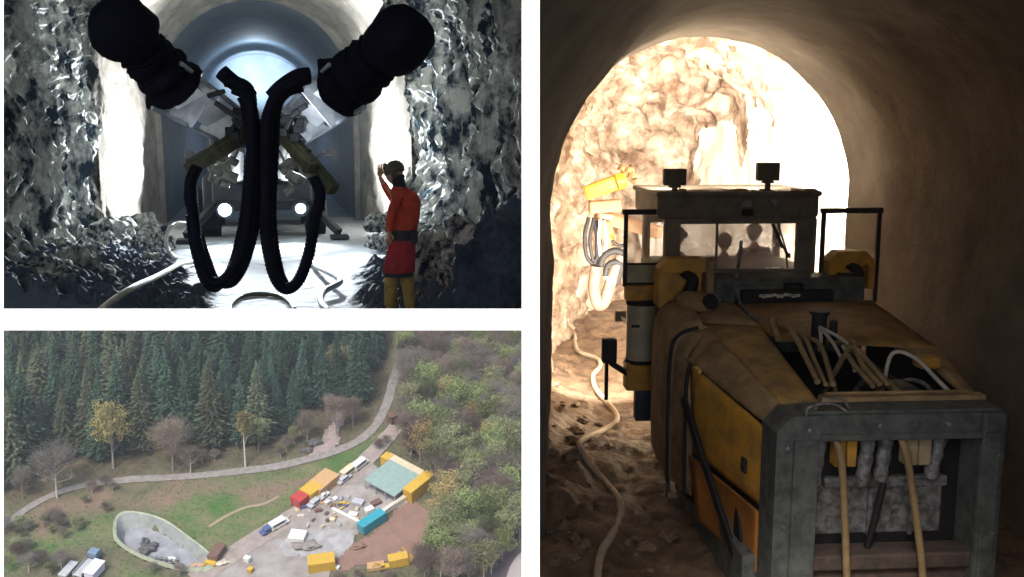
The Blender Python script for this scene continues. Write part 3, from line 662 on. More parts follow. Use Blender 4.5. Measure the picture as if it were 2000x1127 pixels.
# flanks: yellow side panel, orange skirt, front fender
def curved(P4, bulge=.04, th=.02, n=12, rag=.006):
    P4 = [Vector(p) for p in P4]; nm = (P4[1]-P4[0]).cross(P4[3]-P4[0]).normalized()
    if nm.z < 0 or (abs(nm.z) < .2 and nm.x > 0): nm = -nm
    vs = []
    for j in range(n+1):
        for i in range(n+1):
            u, v = i/n, j/n; p = (P4[0].lerp(P4[1], u)).lerp(P4[3].lerp(P4[2], u), v)
            k = 1-max(abs(2*u-1), abs(2*v-1))**6
            vs.append(p+nm*(bulge*(math.sin(math.pi*u)*math.sin(math.pi*v))**.5-.02*(1-k)+rag*noise.noise(p*5)))
    m_ = (n+1)**2; fs = [(j*(n+1)+i, j*(n+1)+i+1, (j+1)*(n+1)+i+1, (j+1)*(n+1)+i) for j in range(n) for i in range(n)]
    b = MB(); b.add(vs+[p-nm*th for p in vs], fs+[tuple(m_+a for a in f[::-1]) for f in fs], True)
    rim = [i for i in range(n)]+[j*(n+1)+n for j in range(n)]+[n*(n+1)+n-i for i in range(n)]+[(n-j)*(n+1) for j in range(n)]
    b.f += [(rim[i], rim[(i+1) % len(rim)], m_+rim[(i+1) % len(rim)], m_+rim[i]) for i in range(len(rim))]; b.sm += [False]*len(rim)
    return b
def quadplate(P4, th=.03):
    P4 = [Vector(p) for p in P4]; n = (P4[1]-P4[0]).cross(P4[3]-P4[0]).normalized()*th
    b = MB(); b.add(P4+[p-n for p in P4], [(0,1,2,3),(7,6,5,4),(0,4,5,1),(1,5,6,2),(2,6,7,3),(3,7,4,0)]); return b
b = MB(); b.prism([(-.84,.1),(-.84,1.7),(-.7,1.9),(-.3,1.9),(-.3,.1)], .36, .4)
core = MB()
xs = [(.36,-.80,1.60,1.55,1.12),(1.2,-.95,1.64,1.55,1.2),(2.2,-1.12,1.70,1.6,1.3),(3.3,-1.14,1.75,1.65,1.34)]
vs = []
for y, xo, z1, z2, xr in xs: vs += [(xo+.04,y,.35),(xo+.04,y,z1-.06),(xo+.3,y,z2),(xr-.1,y,z2),(xr,y,1.5),(xr,y,.35)]
core.add(vs, [(i*6+k, i*6+(k+1) % 6, (i+1)*6+(k+1) % 6, (i+1)*6+k) for i in range(3) for k in range(6)]+[(0,1,2,3,4,5), (18,19,20,21,22,23)]); part('engine_bay', core, m_blk)
b = curved([(-.83,.37,.90),(-.83,.37,1.62),(-1.12,2.0,1.84),(-1.10,1.82,.95)], .03); part('side_panel', b, m_yel)
b = curved([(-.82,.37,.30),(-.83,.37,.88),(-1.10,1.80,.93),(-1.05,1.6,.32)], .02); part('side_skirt', b, m_org)
b = MB(); b.beam((-1.17,1.95,1.5),(-1.08,1.35,.95),.05,.10,.02); b.beam((-1.08,1.36,.97),(-.93,.55,.18),.05,.10,.02); part('side_rail', b, m_blk)
b = MB(); b.tube([(-.90,.66,1.22),(-.915,.67,1.22)], .06, 14); b.box((-.93,.6,1.14),(-.90,.72,1.28), bev=.02); part('latch_hole', b, m_blk)
b = MB(); b.box((-1.11,1.62,1.82),(-1.07,1.80,1.87), bev=.01); part('handle', b, mat('bright_yellow_handle', (.8,.5,.1), rough=.5))
def flank(cols, name, m):
    vs = []; 
    for y, xo, zt, zb in cols:
        for dx, z in ((.06, zb), (.0, zb+.12), (-.01, (zb+zt)/2), (.0, zt-.34), (.02, zt-.18), (.08, zt-.07), (.17, zt-.01), (.34, zt+.03)): vs.append((xo+dx, y, z))
    n = len(cols); b = MB(); b.add(vs, [(i*8+k, i*8+k+1, (i+1)*8+k+1, (i+1)*8+k) for i in range(n-1) for k in range(7)], True)
    b.add([vs[k] for k in range(8)]+[(vs[k][0]+.07, vs[k][1]+.01, vs[k][2]-.03) for k in range(8)], [(k, k+1, 9+k, 8+k) for k in range(7)])
    return part(name, b, m)
flank([(1.98,-1.11,1.88,.42),(2.2,-1.15,2.0,.38),(2.42,-1.17,2.08,.38)], 'fender', m_dust)
flank([(2.47,-1.18,2.12,.38),(2.6,-1.20,2.2,.38),(2.9,-1.22,2.27,.40),(3.3,-1.20,2.28,.45),(3.6,-1.15,2.2,.6)], 'front_fender', m_dust)
b = MB(); b.tube(spline([(-1.13,1.96,.45),(-1.14,1.97,1.2),(-1.13,1.98,1.68),(-1.08,2.0,1.85),(-.98,2.0,1.93)], 5), .022, 8); part('rubber_seal', b, m_blk)
b = MB(); b.tube(spline([(-1.20,2.45,.42),(-1.21,2.45,1.3),(-1.19,2.45,1.88),(-1.10,2.45,2.06),(-.9,2.45,2.13)], 5), .022, 8); part('rubber_seal', b, m_blk)
b = MB(); b.prism([(.4,.02),(1.5,.02),(2.9,.1),(2.9,.5),(.4,.45)], -.98, -.85, 'x'); b.beam((-1.05,3.0,.1),(-1.05,3.0,1.5),.03,.03); b.beam((-1.12,2.8,.1),(-1.12,2.8,1.6),.025,.025); part('lower_skirt', b, m_grn)
for yy in (1.1, 3.0):
    for sx in (-1, 1):
        b = MB(); b.tube([(sx*.55,yy,.42),(sx*.92,yy,.42)], [.42,.42], 24); wl = part('wheel', b, m_blk); b = MB(); b.tube([(sx*.9,yy,.42),(sx*.95,yy,.42)], .2, 14); b.build('rim', m_grn, wl)
# bonnet
b = curved([(-1.13,2.05,1.90),(-.82,.40,1.70),(-.70,.40,1.88),(-.80,2.6,2.16)], .03); part('bonnet_edge', b, m_dust)
b = curved([(-.80,2.62,2.165),(-.70,.38,1.88),(-.36,.38,1.89),(-.26,2.35,2.18)], .04); part('bonnet_top', b, mat('ochre_bonnet', (.44,.26,.07), (.20,.13,.055), rough=.6, scale=4, lo=.38, hi=.6, detail=10))
b = curved([(-.80,3.4,2.22),(-.80,2.64,2.165),(-.26,2.37,2.18),(-.24,3.4,2.25)], .04); part('bonnet_top', b, m_dust)
b = curved([(-.24,3.4,2.24),(-.24,1.85,2.13),(1.30,1.55,2.10),(1.42,3.4,2.26)], .04); part('bonnet_top', b, mat('ochre_top', (.38,.21,.06), (.17,.11,.05), rough=.6, scale=4, lo=.38, hi=.6, detail=10))
b = curved([(1.30,1.50,2.08),(1.06,1.50,2.06),(1.02,.38,1.88),(1.14,.38,1.84)], .02); part('bonnet_top', b, m_dust)
b = MB(); b.box((-.36,.30,1.86),(1.12,.42,1.93), bev=.015); b.tube([(-.3,.40,1.94),(1.0,.40,1.94)], .014, 8); part('bonnet_sill', b, m_dust)
b = MB(); b.prism([(1.10,.38),(1.17,.38),(1.36,1.6),(1.46,3.4),(1.39,3.4),(1.28,1.6)], .4, 1.84, 'z'); part('right_side_panel', b, m_blk)
b = MB(); b.beam((.42,.42,1.9),(.36,1.55,2.12),.05,.04,.01); part('bonnet_divider', b, m_hose3)
# gear inside the open bay
b = MB(); b.tube([(-.05,.9,1.6),(.3,.9,1.6)], [.2,.2], 16); b.box((.45,.8,1.5),(.75,1.2,1.72), bev=.03); b.tube([(.62,.7,1.8),(.62,.95,1.8)], [.12,.12], 14); b.box((.8,.6,1.5),(.98,1.3,1.75), bev=.03); part('engine', b, mat('oily_engine', (.06,.05,.045), (.03,.025,.025), rough=.5, scale=8))
for i, (xa, ya, xb, yb, r) in enumerate(((-.1,.5,.1,1.5,.02),(.5,.5,.42,1.5,.025),(.6,.5,.75,1.4,.018),(.75,.5,.55,1.3,.02),(.35,.5,.5,1.2,.016),(.9,.55,.8,1.4,.02))):
    b = MB(); b.tube(spline([(xa,ya,1.62),(xa*.7+xb*.3,ya+.3,1.86),(xb,(ya+yb)/2+.2,1.84),(xb,yb,1.6)], 6), r, 8); part('fuel_line', b, m_pip if i % 2 else m_hose3)
b = MB(); b.box((.86,1.02,1.98),(1.08,1.2,2.1), bev=.04); part('filler_cap', b, m_yel)
hs = [([(-.27,1.9,2.24),(-.24,1.5,2.30),(-.28,.9,2.12),(-.33,.5,2.02)],.028), ([(-.20,1.85,2.22),(-.15,1.4,2.26),(-.20,.9,2.10),(-.26,.48,2.0)],.022), ([(-.10,1.75,2.18),(-.03,1.3,2.2),(-.12,.8,2.08),(-.2,.48,2.0)],.026),
      ([(-.30,1.8,2.2),(-.30,1.78,2.34),(-.34,1.72,2.32),(-.35,1.5,2.2)],.03),
      ([(.24,1.5,2.16),(.28,1.2,2.22),(.2,.8,2.1),(.22,.46,2.0)],.026), ([(.16,1.3,1.9),(.2,1.05,2.2),(.26,.8,2.12),(.29,.46,2.0)],.024), ([(.10,1.2,1.9),(.12,1.0,2.14),(.14,.8,2.08),(.16,.46,1.98)],.024)]
for P_, r in hs: b = MB(); b.tube(spline(P_, 6), r, 8); part('coolant_hose', b, m_hose3)
for P_, r in (([(.5,1.0,1.8),(.55,.95,2.16),(.72,.85,2.14),(.84,.62,1.98),(.88,.46,1.9)],.02), ([(.08,1.55,2.3),(.02,1.35,2.22),(-.05,1.2,2.15)],.018), ([(.08,1.55,2.3),(.10,1.3,2.22),(.12,1.05,2.08)],.018), ([(.08,1.55,2.3),(.2,1.4,2.24),(.24,1.25,2.2)],.018), ([(.22,1.3,2.16),(.22,1.1,2.08),(.2,.95,2.0)],.018)):
    b = MB(); b.tube(spline(P_, 5), r, 8); part('pale_line', b, m_clear)
b = MB(); b.tube([(.10,1.62,2.12),(.10,1.62,2.42)], .075, 14); b.tube([(.10,1.62,2.42),(.10,1.62,2.45)], .10, 14); b.box((.2,1.55,2.1),(.27,1.62,2.36), bev=.02); part('exhaust_stub', b, m_blk)
b = MB(); b.blob(Vector((-.78,3.0,2.32)), .2, 3, .3, 1.2, 1.2, .55, 3); b.tube([(-.66,2.86,2.36),(-.66,2.83,2.36)], .08, 14); part('mirror_housing', b, m_dust)
b = MB(); b.tube([(-.70,2.75,2.37),(-.70,2.70,2.36)], .085, 16); part('mirror_face', b, m_blk)
# cab
zz = .6
b = MB()
b.box((-1.03,4.0,2.56+zz),(.98,5.5,2.87+zz), bev=.05); b.box((-1.06,3.97,2.83+zz),(1.0,5.53,2.90+zz), bev=.03)
part('cab_roof', b, m_cabm)
b = MB()
for x0, x1, y0, y1 in ((-.93,-.74,4.0,4.16),(.89,.96,4.0,4.16),(-.93,-.84,5.3,5.45),(.88,.96,5.3,5.45)): c_ = MB(); c_.box((x0,y0,1.7+zz),(x1,y1,2.57+zz), bev=.02); part('cab_pillar', c_, m_cabm)
b.box((-.74,4.0,2.5+zz),(.89,4.08,2.57+zz), bev=.01); b.box((.70,4.02,1.9+zz),(.89,4.06,2.55+zz), bev=.01)
part('window_surround', b, m_cabm)
b = MB(); b.box((-.84,5.38,2.4+zz),(.88,5.45,2.57+zz)); part('rear_header', b, m_cabm)
b = MB(); b.box((-.93,4.0,.5),(.96,5.5,1.93+zz), bev=.03); b.box((-.45,3.5,1.2),(1.40,4.05,2.5), bev=.06); b.box((.95,3.6,1.6),(1.45,4.0,2.30), bev=.08); b.box((-.2,3.44,2.05),(.35,3.5,2.42), bev=.02); b.box((.62,3.44,2.0),(1.0,3.5,2.42), bev=.02); part('cab_body', b, m_grn)
b = MB(); b.box((.38,3.40,2.0),(.60,3.5,2.45), bev=.02); b.box((-.15,3.36,2.0),(.95,3.44,2.38), bev=.02); part('grille', b, m_blk)
m_wstroke = mat('white_stroke_paint', (.75,.75,.7), rough=.6)
b = MB(); rnd = random.Random(3); x = .05
while x < .52:
    w_ = rnd.uniform(.02, .05); z = 2.30+rnd.uniform(-.012, .012); b.box((x, 3.345, z), (x+w_, 3.36, z+rnd.uniform(.02, .04))); x += w_+rnd.uniform(.003, .01)
b.box((.05,3.345,2.322),(.52,3.358,2.330)); part('white_strokes', b, m_wstroke)  # short irregular white strokes along a thin white strip
g3 = glass('dusty_windscreen_glass', (.55,.48,.46), .42)
b = MB(); b.box((-.74,4.05,1.93+zz),(.70,4.056,2.5+zz)); part('windscreen', b, g3)
b = MB(); b.box((-.30,4.03,1.93+zz),(-.27,4.045,2.5+zz)); b.box((-.76,4.0,1.88+zz),(.9,4.04,1.94+zz), bev=.01); part('window_bar', b, m_cabm)
b = MB()
for x0, z0, x1, z1 in ((.40,2.5,.58,2.12),(.46,2.5,.60,2.10),(.58,2.10,.60,1.95),(.38,2.5,.52,2.2)): b.beam((x0,3.99,z0+zz),(x1,3.99,z1+zz),.018,.018)
b.box((.57,3.95,2.08+zz),(.62,4.0,2.14+zz), bev=.01); part('wiper', b, m_blk)
b = MB(); b.tube(spline([(-.02,3.9,2.3+zz),(-.06,3.8,2.1+zz),(-.16,3.6,1.85+zz),(-.24,3.2,1.7+zz),(-.22,2.9,1.6+zz),(-.2,2.5,1.58+zz)], 6), .022, 8); part('whip_aerial', b, m_pip)
for x in (-.06, .28):
    b = MB(); b.box((x,3.94,2.71+zz),(x+.17,4.0,2.80+zz), bev=.012); part('marker_light', b, m_pip)
b = MB(); b.box((.0,3.96,2.60+zz),(.14,4.0,2.68+zz), bev=.01); part('roof_vent', b, m_blk)
b = MB(); rnd = random.Random(8)
for i in range(16):
    x = rnd.uniform(-.95,.9); b.box((x,4.05,2.895+zz),(x+rnd.uniform(.04,.14),4.2,2.905+zz+rnd.uniform(.0,.02)), bev=.004)
part('roof_debris', b, m_dust)
for x0, x1, z0, z1 in ((-.96,-.68,2.97,3.17),(.19,.47,3.02,3.24)):
    b = MB(); b.box((x0,4.02,z0+zz),(x1,4.12,z1+zz), bev=.015); b.box(((x0+x1)/2-.03,4.03,2.9+zz),((x0+x1)/2+.03,4.08,z0+zz+.01)); b.box(((x0+x1)/2-.07,4.01,z0+zz-.03),((x0+x1)/2+.07,4.1,z0+zz), bev=.01)
    for k in range(5): b.box((x0+.02,4.005,z0+zz+.025+k*.034),(x1-.02,4.02,z0+zz+.04+k*.034))
    part('roof_floodlight', b, m_cabm)
# open doors swung outwards on both sides
gd = glass('door_glass', (.62,.56,.44), .22)
def door(x0, x1, y, zb, zt, mid=None):
    b = MB(); t = .045
    b.box((x0,y,zb),(x0+t,y+.06,zt)); b.box((x1-t,y,zb),(x1,y+.06,zt)); b.box((x0-.02,y-.004,zt-.06),(x1+.02,y+.064,zt+.005), bev=.01)
    if mid: b.box((x0+t,y+.01,mid-.012),(x1-t,y+.05,mid+.012))
    d = part('door', b, m_blk); b = MB(); b.box((x0+t,y+.027,(mid or zb)),(x1-t,y+.033,zt-.06)); b.build('door_glass', gd, d)
    return d
d1 = door(-1.42,-.88,4.1,1.75+zz,2.67+zz,2.0+zz); b = MB(); b.box((-1.375,4.12,1.77+zz),(-.925,4.15,1.99+zz)); b.build('lower_pane', mat('greenish_pane', (.46,.42,.26), (.34,.3,.18), rough=.5, scale=6), d1)
b = MB(); b.box((-1.42,4.1,1.72+zz),(-.88,4.16,1.77+zz)); b.build('door_sill', m_blk, d1)
d2 = door(.98,1.72,3.9,1.53+zz,2.69+zz)
# left post with yellow bands and a glass-fronted cylinder
b = MB(); b.box((-1.40,4.04,1.55+zz),(-1.0,4.2,1.74+zz), bev=.02); b.box((-1.38,4.0,.42+zz),(-.98,4.25,.78+zz), bev=.02); b.box((-1.30,3.97,.55+zz),(-1.22,4.01,.65+zz), bev=.01); b.box((-1.02,4.02,.4+zz),(-.94,4.2,1.7+zz), bev=.02); part('step_bracket', b, m_yel)
b = MB(); b.tube([(-1.19,4.12,.78+zz),(-1.19,4.12,1.54+zz)], .18, 22); part('glass_cylinder', b, mat('yellowish_cylinder', (.55,.50,.36), (.40,.36,.26), rough=.35, scale=5))
b = MB(); b.tube([(-1.19,4.12,1.50+zz),(-1.19,4.12,1.55+zz)], .19, 22); b.tube([(-1.19,4.12,.76+zz),(-1.19,4.12,.81+zz)], .19, 22); b.box((-1.34,3.93,1.24+zz),(-1.24,3.945,1.27+zz)); part('cylinder_cap', b, m_blk)
b = MB(); b.box((-1.25,4.02,.02+zz),(-1.0,4.2,.42+zz), bev=.02); part('support_foot', b, mat('dark_blue_foot', (.04,.05,.10), (.02,.03,.05), rough=.6))
b = MB(); b.box((-1.68,4.0,.78+zz),(-1.50,4.12,1.08+zz), bev=.015); b.beam((-1.58,4.06,.78+zz),(-1.34,4.06,.62+zz),.10,.07,.02); b.tube([(-1.62,4.06,.3+zz),(-1.62,4.06,.78+zz)], .025, 8); part('side_lamp', b, m_blk)
# yellow lamp housings with a dark hook
for x0, x1, y, z0, z1 in ((-1.15,-.50,3.34,1.60,2.16),(1.02,1.60,3.74,1.72,2.18)):
    w_ = x1-x0; b = MB(); b.prism([(x0,z0+zz),(x0,z1-.12+zz),(x0+.12,z1+zz),(x1-.12,z1+zz),(x1,z1-.12+zz),(x1,z0+zz),(x1-.08,z0+zz),(x1-.08,z1-.16+zz),(x0+.10,z1-.16+zz),(x0+.10,z0+zz)], y, y+.25)
    b.box((x0+.09,y+.17,z0+zz),(x1-.07,y+.24,z1-.15+zz)); lh = part('lamp_housing', b, m_yel)
    b = MB(); b.tube(spline([(x0+w_*.45,y+.05,z1-.16+zz),(x0+w_*.62,y-.02,z1-.24+zz),(x0+w_*.55,y-.03,z1-.40+zz),(x0+w_*.62,y-.05,z0+.0+zz)], 5), [.05+.003*i for i in range(16)], 10); b.build('hook', m_blk, lh)
b = MB(); b.box((-.60,3.3,1.60+zz),(-.50,3.55,2.14+zz), bev=.02); part('side_plate', b, m_dust)
# operators seen through the windscreen
def operator(x, y, z, yaw, label, m1, hm):
    P = empty('person', M3 @ Vector((x, y, z)), Y3+yaw, label, 'person', 'operators seated in the machine cab')
    N = [((0,0,0),(.16,.12)),((0,.0,.22),(.15,.11)),((0,0,.44),(.17,.10)),((0,0,.56),.055),((0,-.01,.63),.05),
         ((-.19,0,.47),.06),((-.26,-.06,.24),.048),((-.16,-.30,.18),.036),((-.12,-.38,.2),(.024,.03)),((.19,0,.47),.06),((.26,-.06,.24),.048),((.16,-.30,.18),.036),((.12,-.38,.2),(.024,.03)),
         ((-.1,-.05,-.03),.09),((-.13,-.42,.02),.07),((-.13,-.46,-.38),.05),((.1,-.05,-.03),.09),((.13,-.42,.02),.07),((.13,-.46,-.38),.05)]
    b_ = skin('body', N, [(0,1),(1,2),(2,3),(3,4),(2,5),(5,6),(6,7),(7,8),(2,9),(9,10),(10,11),(11,12),(0,13),(13,14),(14,15),(0,16),(16,17),(17,18)], m_skin, P)
    merge_into(b_, head(P, (0,-.02,.73), 0))
    skin('jacket', [((0,0,-.02),(.18,.14)),((0,0,.22),(.175,.13)),((0,0,.45),(.19,.12)),((0,0,.55),.07),((-.20,0,.48),.075),((-.27,-.06,.24),.062),((-.17,-.28,.18),.048),((.20,0,.48),.075),((.27,-.06,.24),.062),((.17,-.28,.18),.048)],
         [(0,1),(1,2),(2,3),(2,4),(4,5),(5,6),(2,7),(7,8),(8,9)], m1, P)
    b2 = MB(); b2.blob(Vector((0,-.01,.77)), .105, 3, 0, .9, 1.12, .95); b2.v = [(v[0], v[1], max(v[2], .745)) for v in b2.v]; b2.tube([(0,-.08,.752),(0,-.15,.745)], [.06,.04], 12); b2.build('helmet', hm, P)
m_wear = mat('violet_grey_workwear', (.30,.26,.32), (.2,.18,.22), rough=.9)
operator(.02, 4.75, 2.05, R(160), 'operator with a round dark helmet behind the middle of the windscreen', m_wear, m_wear)
operator(-.60, 4.85, 2.13, R(100), 'operator at the left edge of the windscreen, seen in profile', m_wear, m_wear)
operator(.50, 5.0, 2.15, R(200), 'operator behind the wipers of the windscreen', m_wear, mat('pale_helmet', (.6,.56,.5), rough=.4))
# ---- drilling boom beside the rock face, and its hanging hoses
Yb = 16.5
bo = empty('drilling_boom', at(1180, 420, Yb), 0, 'yellow drilling boom with coils of hanging hose against the bright rock face', 'drilling boom')
IB = Matrix.Translation(-at(1180, 420, Yb))
def bp_(px, py, Y=Yb): return IB @ at(px, py, Y)
b = MB(); b.beam(bp_(1143,378), bp_(1215,352), .26, .24, .04); b.tube([bp_(1205,356,16.4), bp_(1222,350,16.4)], [.15,.12], 14); b.build('boom_head', mat('clean_yellow_paint', (.85,.62,.06), (.7,.5,.05), rough=.4), bo)
b = MB(); b.beam(bp_(1150,405), bp_(1212,400), .3, .2, .03); b.beam(bp_(1165,420), bp_(1200,425), .2, .1, .02); b.beam(bp_(1165,420,16.7), bp_(1290,455,16), .2, .2, .03); b.build('boom_carriage', mat('scuffed_orange_metal', (.50,.30,.17), (.35,.2,.12), rough=.6, scale=5), bo)
b = MB(); b.box(bp_(1176,432)-Vector((.05,.1,.3)), bp_(1186,432)+Vector((.05,.1,0)), bev=.02); b.beam(bp_(1190,440), bp_(1200,480), .1, .08, .02); b.build('boom_bracket', m_yel, bo)
for P_, r, mm in (([(1150,425),(1142,460),(1146,500),(1162,515),(1166,470),(1160,430)],.035,m_blk), ([(1160,425),(1152,470),(1160,510),(1172,480),(1168,430)],.03,m_blk), ([(1172,428),(1170,470),(1176,510),(1184,470),(1180,430)],.028,m_clear),
      ([(1165,520),(1160,560),(1168,595),(1180,590),(1190,560),(1200,530),(1214,500)],.10,mat('brown_hose', (.20,.13,.09), (.1,.07,.05), rough=.7)), ([(1172,520),(1180,500),(1200,490),(1220,495)],.06,m_blk), ([(1182,540),(1186,520),(1200,512),(1215,520),(1205,550),(1195,560)],.05,m_blk), ([(1188,548),(1184,530),(1196,510)],.03,m_clear), ([(1195,470),(1210,480),(1222,478)],.03,m_blk)):
    b = MB(); b.tube(spline([bp_(x, y, Yb-.2+.02*i) for i, (x, y) in enumerate(P_)], 7), r, 10); b.build('hose', mm, bo)
b = MB()
for i in range(16):
    p = bp_(random.uniform(1212,1240), random.uniform(325,385), 16.6); b.blob(p, random.uniform(.03,.07), 2, .8, 1, 1, 1, i)
b.build('drill_chuck', m_dust, bo)
# hose on the floor left of the machine
def fl3(px, py, h=.03):
    r = ray(px, py); t = 5.0
    while t < 30:
        p = r*t; l = I3 @ p
        if l.z < mudz(l.x, l.y)+h: return p
        t += .01
    return r*t
pts = [(1122,655),(1128,685),(1165,700),(1172,715),(1158,735),(1165,762),(1198,800),(1204,822),(1180,840),(1140,858),(1132,872),(1150,905),(1185,945),(1208,975),(1212,1005),(1195,1045),(1175,1078),(1168,1110),(1166,1140)]
cable([fl3(x, y) for i, (x, y) in enumerate(pts)], .042, 'pale supply hose winding over the mud left of the yellow machine', mat('muddy_supply_hose', (.5,.42,.32), (.36,.29,.2), rough=.7), 'hose', name='supply_hose')
# stones lying in the mud, each a thing
rnd = random.Random(31); st = None
for i in range(70):
    px, py = rnd.uniform(1070, 1330), rnd.uniform(700, 1120); p = fl3(px, py, .01); r_ = rnd.choice((.02,.03,.03,.045,.06,.08))
    if (I3 @ p).x > -1.3: continue
    if st is None: b = MB(); b.blob((0,0,0), 1, 3, .9, 1.2, .9, .7, 6); st = o = b.build('stone', mat('brown_stone', (.30,.21,.14), (.13,.09,.06), rough=.9, scale=2))
    else: o = st.copy(); C.objects.link(o)
    o.location = p; o.scale = (r_, r_, r_); o.rotation_euler = (0, 0, rnd.random()*6); tag(o, 'small brown stone half sunk in the mud beside the winding supply hose', 'stone', 'stones in the mud of the right tunnel')
# lamps ahead of the cab
def floods():
    for x, y, z, tx, ty, tz, e, ang in ((1.3,6.6,3.0, 3.2,9.0,3.2, 2900,130), (-.2,6.6,3.2, -.9,12.5,3.4, 150,120), (1.7,6.6,1.6, 3.0,8.8,1.2, 1100,130), (-1.0,6.6,1.5,-1.6,10,.6, 640,125)):
        light('flood_beam', 'SPOT', M3 @ Vector((x, y, z)), e, (1,.89,.74), .12, M3 @ Vector((tx, ty, tz)), ang, .5)
        b = MB(); b.box((x-.1, y-.14, z-.08), (x+.1, y-.04, z+.08), bev=.02); b.box((x-.02, 5.45, z-.03), (x+.02, y-.12, z+.0)); part('work_floodlight', b, m_cabm)
floods()
for x in (-.82, .33):
    light('wall_glow_beam', 'SPOT', M3 @ Vector((x, 4.25, 3.72)), 170, (1,.84,.62), .25, M3 @ Vector((x, 9, 3.9)), 160, 1.0)  # wide beams added to make the near wall glow towards the chamber
# ------------------------------------------------------------ the valley seen through the lower left opening
def tz0(x, y):
    z = -102+.36*(y-215)
    if y > 285: z += .0011*(y-285)**2 if y < 385 else 11+.22*(y-385)
    if y > 700: z -= (y-700)*.5
    if y < 190: z += .0006*(190-y)**2*.5
    z += 2.2*noise.noise(Vector((x*.012, y*.014, 1)))+.5*noise.noise(Vector((x*.06, y*.06, 4)))
    return z
def vt(px, py, h=0):
    r = ray(px, py); t0 = 150/r.y; t1 = 600/r.y
    for i in range(300):
        t = t0+(t1-t0)*i/300
        if (r*t).z < tz0((r*t).x, (r*t).y)+h: break
    a = t-(t1-t0)/300; c = t
    for i in range(18):
        m = (a+c)/2; q = r*m
        if q.z < tz0(q.x, q.y)+h: c = m
        else: a = m
    return r*c
pit = pin = None
def tz(x, y):
    z = tz0(x, y)
    if pit and -125 < x < -50 and 200 < y < 255:
        d = dpoly(x, y, pit)
        if d > .2: z -= min(4.6, (d-.2)*4)
    return z
def tn(x, y):
    e = 1.5; return Vector((tz0(x-e, y)-tz0(x+e, y), tz0(x, y-e)-tz0(x, y+e), 2*e)).normalized()
def inpoly(x, y, P):
    c = False; n = len(P)
    for i in range(n):
        x1, y1 = P[i]; x2, y2 = P[i-1]
        if (y1 > y) != (y2 > y) and x < (x2-x1)*(y-y1)/(y2-y1)+x1: c = not c
    return c
def dpoly(x, y, P):
    d = 1e9; n = len(P)
    for i in range(n):
        x1, y1 = P[i]; x2, y2 = P[i-1]; ex, ey = x2-x1, y2-y1; L = ex*ex+ey*ey
        t = max(0, min(1, ((x-x1)*ex+(y-y1)*ey)/L)) if L else 0
        d = min(d, math.hypot(x-x1-t*ex, y-y1-t*ey))
    return d if inpoly(x, y, P) else -d
def g2(pts): return [tuple(vt(px, py)[:2]) for px, py in pts]
forest = g2([(0,645),(770,645),(770,690),(740,790),(700,850),(630,880),(560,895),(440,905),(300,915),(200,925),(110,945),(60,980),(0,1010)])
meadow = [g2([(280,975),(420,935),(560,922),(620,905),(720,850),(745,850),(700,905),(620,960),(540,1015),(470,1075),(400,1070),(350,1030),(260,1000)]),
          g2([(0,1065),(90,1010),(200,985),(230,1000),(215,1050),(140,1080),(60,1110),(0,1127)]), g2([(240,1110),(330,1118),(420,1150),(200,1150)])]
brown = [g2([(60,1000),(120,975),(210,955),(215,1000),(150,1010),(90,1030)]), g2([(420,950),(560,935),(600,940),(540,975),(450,975)]), g2([(215,975),(300,950),(420,945),(480,950),(430,975),(350,985),(300,1000),(240,1010)]), g2([(560,990),(600,955),(620,990),(590,1005)])]
pit = g2([(224,1035),(228,1015),(248,1005),(290,1010),(330,1026),(370,1055),(408,1085),(418,1103),(398,1115),(350,1112),(300,1098),(255,1078),(228,1056)])
pin = g2([(240,1040),(246,1022),(262,1014),(292,1016),(326,1032),(364,1060),(400,1090),(404,1104),(396,1109),(384,1108),(350,1104),(304,1090),(262,1070)])
print('pit', pit[:2])
zones = {}
def zone_at(x, y):
    e = 5*noise.noise(Vector((x*.09, y*.09, 2)))+2.5*noise.noise(Vector((x*.35, y*.35, 7)))
    f = max(0, min(1, (dpoly(x, y, forest)+e)/5+.5))
    m = max(max(0, min(1, (dpoly(x, y, p)+e)/5+.5)) for p in meadow)
    br = max(max(0, min(1, (dpoly(x, y, p)+e*1.2)/4+.5)) for p in brown)
    return m, br, f
